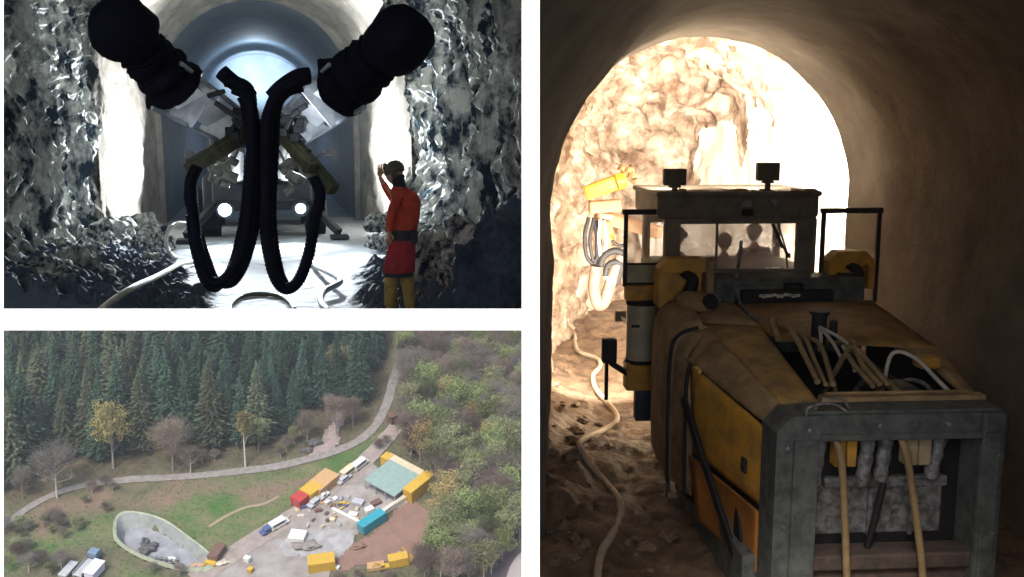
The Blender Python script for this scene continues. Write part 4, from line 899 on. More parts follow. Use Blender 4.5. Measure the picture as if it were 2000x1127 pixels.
def terrain():
    m = bpy.data.materials.new('hillside_grass_and_earth'); m.use_nodes = True
    n = m.node_tree.nodes; L = m.node_tree.links; p = n['Principled BSDF']; p.inputs['Roughness'].default_value = .95; p.inputs['Specular IOR Level'].default_value = .1
    va = n.new('ShaderNodeAttribute'); va.attribute_name = 'zone'; sp = n.new('ShaderNodeSeparateColor'); L.new(va.outputs['Color'], sp.inputs[0])
    tc = n.new('ShaderNodeTexCoord')
    def nz(sc_, c1, c2, lo=.35, hi=.65):
        a = n.new('ShaderNodeTexNoise'); a.inputs['Scale'].default_value = sc_; a.inputs['Detail'].default_value = 9; a.inputs['Roughness'].default_value = .7; L.new(tc.outputs['Object'], a.inputs[0])
        r = n.new('ShaderNodeValToRGB'); L.new(a.outputs[0], r.inputs[0]); r.color_ramp.elements[0].position = lo; r.color_ramp.elements[1].position = hi
        r.color_ramp.elements[0].color = (*c1, 1); r.color_ramp.elements[1].color = (*c2, 1); return r.outputs[0]
    scrub = nz(.25, (.065,.072,.038), (.125,.105,.07)); mead = nz(.10, (.050,.105,.028), (.135,.130,.070), .40, .62); earth = nz(.3, (.17,.115,.085), (.12,.105,.065)); wood = nz(.3, (.045,.045,.028), (.10,.075,.05))
    def mix(f, a, b):
        x = n.new('ShaderNodeMixRGB'); L.new(f, x.inputs[0]); L.new(a, x.inputs[1]); L.new(b, x.inputs[2]); return x.outputs[0]
    c = mix(sp.outputs[0], scrub, mead); c = mix(sp.outputs[1], c, earth); c = mix(sp.outputs[2], c, wood)
    L.new(c, p.inputs['Base Color'])
    n2 = n.new('ShaderNodeTexNoise'); n2.inputs['Scale'].default_value = .8; n2.inputs['Detail'].default_value = 8; L.new(tc.outputs['Object'], n2.inputs[0])
    bp = n.new('ShaderNodeBump'); bp.inputs['Distance'].default_value = .6; L.new(n2.outputs[0], bp.inputs['Height']); L.new(bp.outputs[0], p.inputs['Normal'])
    X = [-900,-600,-420,-300,-240,-200]+[-175+1.25*i for i in range(int(205/1.25))]+[34,45,60,90,140,220,400,600,900]
    Yv = [-300,-200,-100,0,60,110,150,175,190]+[200+1.25*i for i in range(int(190/1.25))]+[400,420,450,500,560,640,750,900]
    vs = []; zo = []
    for y in Yv:
        for x in X:
            vs.append((x, y, tz(x, y)))
            zo.append(zone_at(x, y) if (-180 < x < 40 and 190 < y < 400) else (0, 0, 1 if y > 300 else .3))
    nx = len(X); fs = [(j*nx+i, j*nx+i+1, (j+1)*nx+i+1, (j+1)*nx+i) for j in range(len(Yv)-1) for i in range(nx-1)]
    me = bpy.data.meshes.new('hillside'); me.from_pydata(vs, [], fs); me.materials.append(m)
    ca = me.color_attributes.new('zone', 'FLOAT_COLOR', 'POINT'); ca.data.foreach_set('color', [c for z in zo for c in (*z, 1.0)])
    o = bpy.data.objects.new('hillside', me); C.objects.link(o); tag(o, kind='structure')
terrain()
def strip(name, pts, w0, m, h=.12, n=8, px=True):
    P = spline([Vector((*vt(*p)[:2], 0)) for p in pts], n); vs = []; nw = 4
    for i, p in enumerate(P):
        d = (P[min(i+1, len(P)-1)]-P[max(i-1, 0)]).normalized(); s = Vector((-d.y, d.x, 0)); ww = w0(i/len(P)) if callable(w0) else w0
        ww *= 1+.12*noise.noise(p*.4)
        for k in range(nw+1):
            q = p+s*ww*(k/nw-.5); vs.append((q.x, q.y, tz(q.x, q.y)+h+.05*(1 if 0 < k < nw else 0)))
    fs = [(i*(nw+1)+k, i*(nw+1)+k+1, (i+1)*(nw+1)+k+1, (i+1)*(nw+1)+k) for i in range(len(P)-1) for k in range(nw)]
    b = MB(); b.add(vs, fs, True); o = b.build(name, m); tag(o, kind='structure'); return o
def patch(name, pts, m, h=.10, step=.8, amp=1.5):
    P = g2(pts); xs = [p[0] for p in P]; ys = [p[1] for p in P]; x0, x1, y0, y1 = min(xs)-2, max(xs)+2, min(ys)-2, max(ys)+2
    nx = int((x1-x0)/step); ny = int((y1-y0)/step); idx = {}; b = MB()
    ins = lambda x, y: dpoly(x, y, P)+amp*noise.noise(Vector((x*.3, y*.3, 9))) > 0
    for j in range(ny):
        for i in range(nx):
            x, y = x0+(i+.5)*step, y0+(j+.5)*step
            if ins(x, y):
                f = []
                for a, c in ((i, j), (i+1, j), (i+1, j+1), (i, j+1)):
                    if (a, c) not in idx: 
                        X, Y_ = x0+a*step, y0+c*step; idx[(a, c)] = len(b.v); b.v.append((X, Y_, tz(X, Y_)+h+.06*noise.noise(Vector((X, Y_, 0)))))
                    f.append(idx[(a, c)])
                b.f.append(tuple(f)); b.sm.append(True)
    o = b.build(name, m); tag(o, kind='structure'); return o
m_grav = mat('grey_gravel', (.22,.20,.185), (.14,.125,.11), rough=.95, scale=.8, bump=.1)
m_yard = mat('pale_trodden_yard', (.27,.25,.235), (.16,.14,.12), rough=.95, scale=.22, bump=.1, detail=10)
m_red = mat('reddish_earth', (.21,.12,.09), (.15,.095,.072), rough=.95, scale=.35, bump=.2, detail=10)
YARD = g2([(470,1068),(520,1040),(580,1005),(640,960),(690,925),(722,905),(800,950),(845,1010),(835,1070),(806,1095),(690,1115),(640,1135),(380,1135),(430,1100)])
HAZE = .0003
patch('red_earth_slope', [(806,978),(830,985),(845,1020),(835,1062),(806,1090),(740,1100),(690,1112),(650,1118),(640,1090),(690,1060),(745,1030),(770,1000)], m_red, .12)
patch('work_yard', [(470,1068),(520,1040),(580,1005),(640,960),(690,925),(722,905),(760,930),(800,965),(800,980),(760,1000),(700,1040),(690,1070),(650,1095),(640,1135),(380,1135),(430,1100)], m_yard, .20)
patch('grey_gravel_area', [(545,1062),(575,1045),(640,1032),(690,1042),(696,1060),(660,1085),(600,1092),(555,1085)], mat('light_gravel', (.30,.295,.29), (.20,.195,.19), rough=.95, scale=.5, bump=.1), .27)
strip('forest_track', [(-20,1045),(20,1018),(60,990),(110,965),(170,948),(250,938),(330,934),(400,929),(470,921),(540,912),(600,898),(650,884),(700,862),(735,830),(757,785),(768,745),(779,712)], lambda t: 2.1+.7*t, m_grav, .22)
strip('access_road', [(775,835),(748,865),(715,900),(680,928),(640,960),(590,998),(540,1030),(480,1068),(430,1100),(380,1135)], lambda t: 4.6+1.0*t, mat('dusty_road', (.26,.22,.195), (.18,.15,.13), rough=.95, scale=.6, bump=.05), .30)
strip('footpath', [(408,1030),(440,1010),(480,992),(515,985),(545,970)], .9, mat('worn_path', (.24,.20,.13), rough=.95), .15)
strip('lower_road', [(1030,1040),(1010,1065),(994,1095),(978,1130),(968,1150)], 8, mat('dark_asphalt', (.075,.06,.06), (.055,.045,.045), rough=.9, scale=1), .25)
strip('road_edge', [(1040,1080),(1022,1098),(1008,1125),(1000,1150)], 4, mat('pale_verge', (.30,.27,.26), rough=.9), .40)

# ---- trees
def leaf_mat(name, c1, c2, sc_=.5):
    g_ = lambda c: tuple(v*.66+.13*sum(c)/3 for v in c)
    m = mat(name, g_(c1), g_(c2), rough=.85, scale=sc_, spec=.15); n = m.node_tree.nodes; L = m.node_tree.links; p = n['Principled BSDF']
    oi = n.new('ShaderNodeObjectInfo'); hs = n.new('ShaderNodeHueSaturation'); cr = [x for x in n if x.type == 'VALTORGB'][0]
    mr = n.new('ShaderNodeMapRange'); mr.inputs['To Min'].default_value = .75; mr.inputs['To Max'].default_value = 1.3; L.new(oi.outputs['Random'], mr.inputs[0])
    m2 = n.new('ShaderNodeMapRange'); m2.inputs['To Min'].default_value = .48; m2.inputs['To Max'].default_value = .515; L.new(oi.outputs['Random'], m2.inputs[0])
    L.new(cr.outputs[0], hs.inputs['Color']); L.new(mr.outputs[0], hs.inputs['Value']); L.new(m2.outputs[0], hs.inputs['Hue']); L.new(hs.outputs[0], p.inputs['Base Color'])
    return m
m_bark = mat('bark', (.22,.18,.14), (.12,.10,.08), rough=.95, scale=3)
m_pale_bark = mat('pale_bark', (.42,.39,.34), (.28,.25,.21), rough=.95, scale=3)
m_con = leaf_mat('dark_conifer_needles', (.052,.105,.060), (.022,.055,.034))
m_con2 = leaf_mat('olive_conifer_needles', (.11,.13,.065), (.06,.08,.045))
m_twig = leaf_mat('bare_grey_twigs', (.21,.185,.155), (.13,.115,.095))
m_twigb = leaf_mat('bare_brown_twigs', (.21,.15,.115), (.13,.095,.07))
m_spr = leaf_mat('spring_leaves', (.25,.27,.115), (.15,.17,.07))
m_grn2 = leaf_mat('bright_green_leaves', (.24,.29,.09), (.15,.19,.055))
m_ylw = leaf_mat('yellow_green_leaves', (.36,.31,.09), (.21,.20,.06))
m_och = leaf_mat('ochre_leaves', (.36,.25,.08), (.22,.16,.06))
def conifer(seed, H=24, Rr=3.3, m=m_con):
    rnd = random.Random(seed); b = MB(); v = b.v; f = b.f
    z = H*.10
    while z < H-.2:
        t = (z-H*.1)/(H*.9); r = Rr*(1-t)**.85*(rnd.uniform(.85, 1.1))*(.75+.25*min(1, t*6)); nb = max(4, int(15*(1-t)+4)); a0 = rnd.random()*6
        for k in range(nb):
            a = a0+k*6.283/nb+rnd.uniform(-.2, .2); L_ = r*rnd.uniform(.65, 1.15); dx, dy = math.cos(a), math.sin(a)
            ns = 2 if L_ < 1.2 else (3 if L_ < 2.3 else 4)
            for q in range(ns):
                c = L_*(q+.75)/ns; wq = .42*(1-.35*q/ns)*min(1.3, .5+L_*.35); zz = z-.30*c+.06*c*c*.5+rnd.uniform(-.12, .12)
                px_, py_ = dx*c, dy*c; sx, sy = -dy, dx; l2 = L_/ns*.75; i0 = len(v); tw = rnd.uniform(-.25, .25)
                v.append((px_-dx*l2, py_-dy*l2, zz+.12)); v.append((px_+sx*wq, py_+sy*wq, zz-.22+tw)); v.append((px_+dx*l2*1.2, py_+dy*l2*1.2, zz-.20)); v.append((px_-sx*wq, py_-sy*wq, zz-.22-tw))
                f.append((i0, i0+1, i0+2, i0+3))
        z += (.34+.28*(1-t))*H/24
    b.sm = [False]*len(f)
    t = empty('conifer'); tr = MB(); tr.tube([(0,0,-1), (0,0,H*.4), (0,0,H)], [.28, .2, .02], 7); tr.build('trunk', m_bark, t)
    nb = MB(); nb.v = v; nb.f = f; nb.sm = b.sm
    me = bpy.data.meshes.new('crown'); me.from_pydata(v, [], f); me.materials.append(m); o = bpy.data.objects.new('crown', me); C.objects.link(o); o.parent = t
    return t
def broadleaf(seed, name, H=13, Rr=4.2, m=m_spr, bark=m_bark, dens=1.0, leaf=.34, base=.25, oval=1.0, twigs=False):
    rnd = random.Random(seed); t = empty(name); br = MB(); tips = []
    br.tube([(0,0,-1), (rnd.uniform(-.2,.2), rnd.uniform(-.2,.2), H*.35), (rnd.uniform(-.4,.4), rnd.uniform(-.4,.4), H*.85)], [.24*H/13, .17*H/13, .04], 7)
    nb = 26 if not twigs else 44
    for i in range(nb):
        z0 = H*rnd.uniform(base, .8); a = rnd.random()*6.283; u = (z0/H-base)/(.8-base+.01)
        L_ = Rr*(1-.55*u)*rnd.uniform(.7, 1.1); up = (H-z0)*rnd.uniform(.25, .6)*oval
        p0 = Vector((0, 0, z0)); p1 = Vector((math.cos(a)*L_*.5, math.sin(a)*L_*.5, z0+up*.45)); p2 = Vector((math.cos(a)*L_, math.sin(a)*L_, min(H*.98, z0+up)))
        br.tube([p0, p1, p2], [.07, .045, .012], 4, False); tips += [(p1, .6), (p2, 1), ((p1+p2)/2, .8)]
        for q in range(3 if not twigs else 7):
            s = p1.lerp(p2, rnd.random()); e = s+Vector((rnd.uniform(-1,1), rnd.uniform(-1,1), rnd.uniform(.1,1.2)))*Rr*.3
            if twigs: br.tube([s, e], [.03, .008], 3, False)
            tips.append((e, 1))
    br.build('trunk', bark, t)
    v = []; f = []
    for p, k in tips:
        n = int((34 if not twigs else 22)*dens); cr = Rr*.23*(.7+.6*rnd.random())
        for q in range(n):
            d = Vector((rnd.gauss(0,1), rnd.gauss(0,1), rnd.gauss(0,.8))); c = p+d*cr*.55
            if twigs:
                e = Vector((rnd.uniform(-1,1), rnd.uniform(-1,1), rnd.uniform(-.2,1.3)))*.45; s = e.cross(Vector((rnd.random(), rnd.random(), rnd.random()))).normalized()*.032; l = [c-s, c+s, c+e]
                i0 = len(v); v += [tuple(x) for x in l]; f.append((i0, i0+1, i0+2)); continue
            x = Vector((rnd.gauss(0,1), rnd.gauss(0,1), rnd.gauss(0,1))).normalized(); y = x.orthogonal().normalized()
            s_ = leaf*rnd.uniform(.5, 1.1); i0 = len(v)
            v += [tuple(c+x*s_*.6), tuple(c+y*s_*.45), tuple(c-x*s_*.6), tuple(c-y*s_*.45)]; f.append((i0, i0+1, i0+2, i0+3))
    me = bpy.data.meshes.new('crown'); me.from_pydata(v, [], f); me.materials.append(m); o = bpy.data.objects.new('crown', me); C.objects.link(o); o.parent = t
    return t
def plant(proto, px, py, H, Hp, label, cat, group=None, wide=1.0, used=set(), XY=None, rz=None):
    p = vt(px, py) if XY is None else Vector((XY[0], XY[1], tz(*XY)))
    o = proto if id(proto) not in used and not used.add(id(proto)) else copy_tree(proto)
    s = H/Hp; o.location = p+Vector((0, 0, -.1)); o.scale = (s*wide, s*wide, s); o.rotation_euler = (0, 0, rz if rz is not None else random.random()*6.28)
    for k in ('group',):
        if k in o: del o[k]
    tag(o, label, cat, group); return o
CON = [conifer(1, 24, 3.2), conifer(2, 24, 3.9), conifer(3, 24, 2.9, m_con), conifer(4, 24, 4.4, m_con2), conifer(5, 24, 3.6, m_con)]
B_SPR = [broadleaf(11, 'broadleaf_tree', 12, 4.2, m_spr, dens=.8), broadleaf(12, 'broadleaf_tree', 12, 3.6, m_spr, dens=.55)]
B_GRN = [broadleaf(13, 'broadleaf_tree', 12, 4.4, m_grn2)]
B_YLW = [broadleaf(14, 'broadleaf_tree', 16, 4.2, m_ylw, dens=.9, base=.2, oval=1.2), broadleaf(15, 'birch_tree', 17, 2.4, m_ylw, m_pale_bark, dens=.55, base=.35)]
B_OCH = [broadleaf(16, 'broadleaf_tree', 12, 4.0, m_och, dens=.6)]
B_GRY = [broadleaf(17, 'bare_tree', 13, 5.0, m_twig, m_pale_bark, twigs=True), broadleaf(18, 'bare_tree', 13, 4.2, m_twig, m_bark, twigs=True, dens=.7)]
B_BRN = [broadleaf(19, 'bare_tree', 12, 4.4, m_twigb, m_bark, twigs=True), broadleaf(20, 'bare_tree', 12, 3.8, m_twigb, m_pale_bark, twigs=True, dens=.8)]
# the trees one can pick out
plant(B_YLW[0], 222, 915, 19, 16, 'tall yellow green tree standing before the dark conifers on the left', 'tree', wide=1.05)
plant(B_YLW[1], 480, 912, 17, 17, 'slim yellow green birch with pale stem beside the gravel track', 'tree')
plant(B_GRY[0], 112, 972, 14.5, 13, 'broad bare grey tree above the left end of the gravel track', 'tree', wide=1.15)
plant(B_GRY[1], 45, 975, 9, 13, 'thin bare grey tree at the far left edge of the wood', 'tree')
plant(B_BRN[0], 338, 920, 14.5, 12, 'bare brownish tree in the gap between the yellow tree and the birch', 'tree')
plant(B_BRN[1], 372, 925, 8, 12, 'low bare brown bush just right of the bare brownish tree', 'tree', wide=1.3)
plant(B_SPR[0], 662, 765, 14, 12, 'pale green rounded tree standing among the dark conifers high in the wood', 'tree')
plant(B_SPR[1], 505, 880, 10, 12, 'thin pale green tree right of the birch at the wood edge', 'tree')
for x, y, h, pr, lb in ((600,862,9,B_BRN[0],'bare brown bush left of the scree above the track'), (655,850,12,B_BRN[1],'bare brown tree on the scree above the track bend'), (690,835,9,B_BRN[0],'bare brown tree nearest the steep bend of the track'),
    (575,870,6,B_SPR[1],'small green bush at the foot of the conifers above the track'), (560,885,5,B_GRY[1],'small grey bush touching the track below the conifers')):
    plant(pr, x, y, h, 12, lb, 'tree')
plant(CON[4], 843, 1062, 6.5, 24, 'small blue green conifer at the right end of the reddish earth slope', 'conifer', wide=1.9)
plant(B_GRN[0], 838, 905, 11, 12, 'bright green tree behind the yellow container hall', 'tree')
plant(B_OCH[0], 985, 905, 11, 12, 'ochre yellow tree in the wood near the right edge', 'tree')
plant(B_OCH[0], 880, 830, 10, 12, 'ochre tinted tree up the slope above the bright green tree', 'tree')
plant(B_GRN[0], 935, 1085, 9, 12, 'bright green bushy tree low in the right hand wood', 'tree')
plant(B_GRN[0], 985, 735, 10, 12, 'bright green tree near the top right corner of the wood', 'tree')
plant(B_SPR[1], 15, 1120, 5, 12, 'yellowish bush in the bottom left corner', 'tree')
# the dark conifer wood
rnd = random.Random(21); fp = g2([(-10,650),(745,650),(735,720),(715,790),(690,800),(600,820),(545,862),(520,880),(430,885),(290,892),(190,900),(130,900),(70,920),(20,960),(-30,990)])
gc = {'near': [], 'far': []}
def scatter(P, n, dmin, cond=None):
    xs = [p[0] for p in P]; ys = [p[1] for p in P]; out = []; tries = 0
    while len(out) < n and tries < 30000:
        tries += 1; x, y = rnd.uniform(min(xs), max(xs)), rnd.uniform(min(ys), max(ys))
        if inpoly(x, y, P) and all((x-a)**2+(y-c)**2 > dmin**2 for a, c in out) and (cond is None or cond(x, y)): out.append((x, y))
    return out
avoid = [tuple(vt(x, y)[:2]) for x, y in ((662,765),(222,915),(655,850),(600,862),(640,820),(338,900),(480,905))]
def ok(x, y): return all((x-a)**2+(y-c)**2 > 36 for a, c in avoid)
con = scatter(fp, 205, 4.3, ok)
# deeper rows up the hill so the wood has no far edge
con += [(rnd.uniform(-185, -30), rnd.uniform(322, 352)) for i in range(60)]
for x, y in con:
    k = rnd.choice((0,0,1,1,2,4,4,3)); 
    if x < -95 and rnd.random() < .35: k = 3
    lab = ('olive tinted conifer growing in the dark wood above the gravel track' if k == 3 else 'dark green conifer growing in the dense wood above the gravel track')
    plant(CON[k], 0, 0, rnd.uniform(16, 30), 24, lab, 'conifer', 'olive tinted conifers in the wood' if k == 3 else 'dark green conifers packed in the wood', XY=(x, y), wide=rnd.uniform(1.0, 1.4))
# mixed leafless and spring green wood on the right
mp = g2([(790,650),(1045,650),(1045,1040),(985,1090),(960,1150),(820,1150),(830,1125),(845,1100),(860,1075),(865,1020),(850,975),(836,925),(800,905),(790,860),(800,800),(788,730)])
mix_ = scatter(mp, 235, 3.2)
LB = {'spr': ('pale olive green tree in the mixed wood right of the work yard', 'pale olive green trees of the mixed wood'), 'grn': ('fresh green tree in the mixed wood right of the work yard', 'fresh green trees of the mixed wood'),
      'gry': ('bare grey tree in the mixed wood right of the work yard', 'bare grey trees of the mixed wood'), 'brn': ('bare brown tree in the mixed wood right of the work yard', 'bare brown trees of the mixed wood'), 'och': ('ochre leaved tree in the mixed wood right of the work yard', 'ochre trees of the mixed wood')}
for x, y in mix_:
    u = rnd.random(); far = y > 275
    if far: k = 'brn' if u < .45 else 'gry' if u < .72 else 'spr' if u < .92 else 'grn'
    else: k = 'spr' if u < .54 else 'gry' if u < .66 else 'grn' if u < .86 else 'brn' if u < .93 else 'och'
    pr = rnd.choice({'spr': B_SPR, 'grn': B_GRN, 'gry': B_GRY, 'brn': B_BRN, 'och': B_OCH}[k])
    h = rnd.uniform(7, 12) if y < 225 else rnd.uniform(8, 14)
    plant(pr, 0, 0, h, 12, LB[k][0], 'tree', LB[k][1], XY=(x, y), wide=rnd.uniform(.85, 1.15))
# saplings and bushes along the track and round the pit
for i, (x, y, h) in enumerate(((105,1020,4),(120,1035,3.5),(60,1035,3),(165,985,3),(180,965,4),(220,960,3),(205,950,3.5),(395,905,4),(420,900,3.5),(548,895,3),(740,880,3.5),(755,870,3),(350,1125,3),(300,1122,3),(700,1136,3),(660,1138,3),(760,1136,3),(822,1112,4))):
    plant(rnd.choice(B_GRY+B_BRN+[B_SPR[1]]), x, y, h, 12, 'low leafless bush at the edge of the track or work yard', 'bush', 'low bushes at the edges of the track and yard', wide=1.4)

rb = random.Random(4)
for i in range(34):
    x, y = rb.uniform(0, 215), rb.uniform(1000, 1125)
    if y < 1040-.3*x or (130 < x < 215 and y > 1075): continue
    plant(rb.choice(B_GRY+B_BRN+B_SPR), x, y, rb.uniform(2, 5), 12, 'low scrubby bush on the rough slope left of the lined pit', 'bush', 'scrubby bushes left of the lined pit', wide=1.4)
# ---- the work yard
def site(name, px, py, dpx, label, cat, group=None, h=.15):
    """an Empty on the slope, its x axis running towards the second pixel, tilted with the ground"""
    p = vt(px, py); q = vt(px+dpx[0], py+dpx[1]); n = tn(p.x, p.y); d = (q-p); d = (d-n*d.dot(n)).normalized(); y = n.cross(d)
    e = bpy.data.objects.new(name, None); C.objects.link(e); Mx = Matrix((d, y, n)).transposed().to_4x4(); Mx.translation = p+n*h; e.matrix_world = Mx
    return tag(e, label, cat, group)
def paint(n_, c): return mat(n_, c, tuple(v*.8 for v in c), rough=.6, scale=1.5)
m_cy, m_cr, m_co, m_ct, m_cc, m_cw = paint('yellow_container_paint', (.46,.29,.03)), paint('red_container_paint', (.36,.035,.03)), paint('faded_orange_container_paint', (.42,.26,.12)), paint('turquoise_container_paint', (.02,.24,.30)), paint('cream_roof_paint', (.50,.43,.29)), paint('white_paint', (.58,.58,.55))
m_gl = paint('dark_window', (.03,.035,.05)); m_tyre = paint('tyre_rubber', (.02,.02,.02)); m_gy = paint('grey_paint', (.35,.36,.37)); m_bl = paint('dark_blue_paint', (.05,.08,.2)); m_bn = paint('rust_brown_paint', (.13,.07,.05)); m_teal = mat('pale_teal_sheet_roof', (.22,.30,.27), (.17,.25,.23), rough=.6, scale=.6)
m_tarp = paint('pale_concrete', (.5,.47,.42))
def container(e, L_, W_, H_, m, ribs=True, door=True):
    b = MB(); b.box((-L_/2,-W_/2,.0),(L_/2,W_/2,H_), bev=.03); b.build('shell', m, e)
    r = MB(); k = int(L_/.5)
    r.box((-L_/2+.1,-W_/2+.1,H_),(L_/2-.1,W_/2-.1,H_+.02))
    for i in range(k):
        x = -L_/2+.25+i*(L_-.5)/(k-1)
        for s in (-1, 1): r.box((x-.09,s*(W_/2+.0),.15),(x+.09,s*(W_/2+.05),H_+.02))
        r.box((x-.06,-W_/2+.0,H_+.01),(x+.06,W_/2,H_+.05))
    r.build('ribs', m, e)
    f = MB()
    for sx in (-1, 1):
        for sy in (-1, 1): f.box((sx*(L_/2-.06)-.08, sy*(W_/2-.04)-.08, -.05),(sx*(L_/2-.06)+.08, sy*(W_/2-.04)+.08, H_+.03))
    f.build('corner_post', m, e)
    if door:
        d = MB(); d.box((-L_/2-.06,-W_/2+.15,.15),(-L_/2-.005,-.03,H_-.15)); d.box((-L_/2-.06,.03,.15),(-L_/2-.005,W_/2-.15,H_-.15)); dd = d.build('door', m, e)
        d = MB(); 
        for y in (-.5, -.2, .2, .5): d.box((-L_/2-.09,y-.02,.2),(-L_/2-.06,y+.02,H_-.2))
        d.build('locking_bar', m_gy, dd)
for px, py, d, L_, W_, H_, m, lb in ((632,952,(20,-17),7.5,4.8,2.7,m_co,'faded orange container, the upper one of the row on the grass'), (610,968,(20,-16),4.6,4.0,2.7,m_cy,'yellow container between the faded orange and the red one'), (590,982,(20,-15),4.2,3.4,2.5,m_cr,'bright red container at the lower end of the row on the grass'),
    (727,1026,(20,-13),7.2,2.6,2.5,m_ct,'turquoise container on the edge of the reddish slope'), (629,1108,(20,-3),6.2,3.6,2.6,m_cy,'yellow container at the bottom of the grey yard'), (425,1088,(12,-17),4.6,2.4,2.2,m_bn,'dark brown container beside the entrance of the pit'),
    (779,1102,(20,-4),4.6,2.6,2.3,m_cy,'small yellow container on the lower edge of the reddish slope'), (735,1110,(20,-3),4.0,2.2,1.0,m_co,'low faded orange skip left of the small yellow container')):
    container(site('container', px, py, d, lb, 'container'), L_, W_, H_, m)
# hall made of containers with a teal roof spanning them
hl = site('container_hall', 765, 955, (20, 11), 'open hall of cream and yellow containers carrying a pale teal roof', 'hall')
b = MB(); b.box((-7.5,5.2,0),(6.4,7.8,2.9), bev=.04); w_ = b.build('container_row', m_cc, hl)
b = MB(); b.box((-7.6,5.1,2.92),(6.5,7.9,3.1), bev=.03); b.build('roof_edge', m_cc, w_)
b = MB(); b.box((5.0,-1.2,0),(8.0,8.0,3.6), bev=.04); w2 = b.build('container_row', m_cy, hl)
b = MB()
for i in range(7): b.box((8.0,-.9+i*1.3,.3),(8.06,-.5+i*1.3,3.3)); b.box((5.2+i*.4,-1.26,.3),(5.4+i*.4,-1.2,3.3))
b.build('ribs', m_cy, w2)
b = MB(); b.box((-8.5,5.0,.0),(-6.0,7.6,3.2), bev=.04); b.build('container_row', m_cy, hl)
b = MB(); b.add([(-5.4,-4.5,3.2),(5.2,-4.5,3.2),(5.2,5.4,3.5),(-5.4,5.4,3.5),(-5.4,-4.5,3.05),(5.2,-4.5,3.05),(5.2,5.4,3.35),(-5.4,5.4,3.35)], [(0,1,2,3),(7,6,5,4),(0,4,5,1),(1,5,6,2),(2,6,7,3),(3,7,4,0)])
for i in range(14): b.box((-5.2+i*.78,-4.5,3.22),(-5.1+i*.78,5.3,3.30), Matrix.Translation((0,0,.12)) @ Matrix.Rotation(.030, 4, 'X'))
b.build('roof', m_teal, hl)
for x in (-5.2, -1.7, 1.7, 5.0): b = MB(); b.box((x-.12,-4.3,0),(x+.12,-4.05,3.1)); b.build('post', m_gy, hl)
b = MB(); b.box((5.2,-9.5,0),(5.6,-1.3,1.6)); b.build('side_wall', m_cw, hl)
# stored material in front of the hall
yd = [(672,992,(20,-14),3.6,.5,.5,m_cy,'yellow girder lying among the stores before the hall','girder'), (660,1000,(20,-14),3,.4,.5,m_cc,'cream beam beside the yellow girder','beam'), (640,985,(14,-10),1.5,1.2,1.0,m_tarp,'pale pallet load at the upper side of the stores','pallet load'),
      (655,978,(14,-9),1.2,1.2,.9,m_cw,'white pallet load nearest the access road','pallet load'), (700,985,(18,4),3.0,1.8,1.1,m_gy,'grey bin standing before the open hall','bin'), (722,1000,(18,-8),2.2,1.6,1.2,m_cw,'white tank at the corner of the pale wall','tank'),
      (735,985,(18,-8),2.6,1.6,.9,m_bn,'brown stack in the shade of the hall front','stack'), (690,1008,(18,3),2.4,1.6,.8,m_tarp,'pale slab stack in the middle of the stores','stack'), (650,1018,(12,3),1.4,1,.8,m_cc,'cream crate at the lower side of the stores','crate'),
      (582,1052,(18,2),4.0,3.2,1.4,m_cw,'white square cabin on the grey gravel','cabin'), (484,1097,(10,4),1.6,1.2,1.3,m_cw,'white box beside the bottom of the road','box'), (490,1118,(10,4),1.2,1.2,1.2,m_cy,'small yellow box at the bottom of the yard','box'), (412,1104,(10,3),2.6,1.2,1.0,m_cy,'yellow trough beside the dark brown container','trough'),
      (660,1112,(10,3),1.0,1.0,.8,m_cw,'small white crate right of the yellow container in the yard','crate')]
for px, py, d, L_, W_, H_, m, lb, ct in yd:
    e = site(ct.replace(' ', '_'), px, py, d, lb, ct); b = MB(); b.box((-L_/2,-W_/2,.12),(L_/2,W_/2,H_), bev=.05); b.build('load' if 'pallet' in ct else 'body', m, e)
    b = MB(); b.box((-L_/2+.1,-W_/2+.05,0),(-L_/2+.3,W_/2-.05,.12)); b.box((L_/2-.3,-W_/2+.05,0),(L_/2-.1,W_/2-.05,.12)); b.build('skid', m_bn, e)
e = site('boundary_wall', 676, 1012, (20, 10), 'low pale wall along the lower side of the stored material', 'wall'); b = MB(); b.box((-4.5,-.35,0),(4.6,.35,1.0), bev=.04); b.build('wall', m_tarp, e); b = MB(); b.box((-4.55,-.4,1.0),(4.65,.4,1.1)); b.build('coping', m_cw, e)
e = site('boundary_wall', 757, 1000, (20, -13), 'long white wall running from the turquoise container to the hall', 'wall'); b = MB(); b.box((-6,-.5,0),(6.5,.5,1.4), bev=.04); b.build('wall', m_cw, e); b = MB(); b.box((-6.05,-.55,1.4),(6.55,.55,1.5)); b.build('coping', m_cc, e)
def vehicle(px, py, d, label, cat, body, L_=4.6, W_=1.9, H_=1.6, van=False):
    e = site('parked_van' if van else 'parked_car', px, py, d, label, cat)
    b = MB(); b.box((-L_/2,-W_/2,.35),(L_/2,W_/2,.95), bev=.15)
    if van: b.box((-L_/2+.05,-W_/2+.05,.8),(L_/2-.9,W_/2-.05,H_+.4), bev=.18)
    else: b.box((-L_/2+.9,-W_/2+.12,.85),(L_/2-1.2,W_/2-.12,H_), bev=.25)
    b.build('body', body, e); g = MB()
    z0, z1 = (1.3, H_+.15) if van else (1.0, H_-.15)
    g.box((L_/2-(1.0 if van else 1.28),-W_/2+.2,z0),(L_/2-(.82 if van else 1.14),W_/2-.2,z1)); 
    for s in (-1, 1): g.box((-L_/2+(.5 if van else 1.2),s*(W_/2-.10),z0),(L_/2-1.4,s*(W_/2-.02),z1))
    g.build('window', m_gl, e)
    for sx in (-1, 1):
        for s in (-1, 1): t = MB(); t.tube([(sx*L_*.31,s*(W_/2-.22),.33),(sx*L_*.31,s*(W_/2+.01),.33)], .33, 12); t.build('wheel', m_tyre, e)
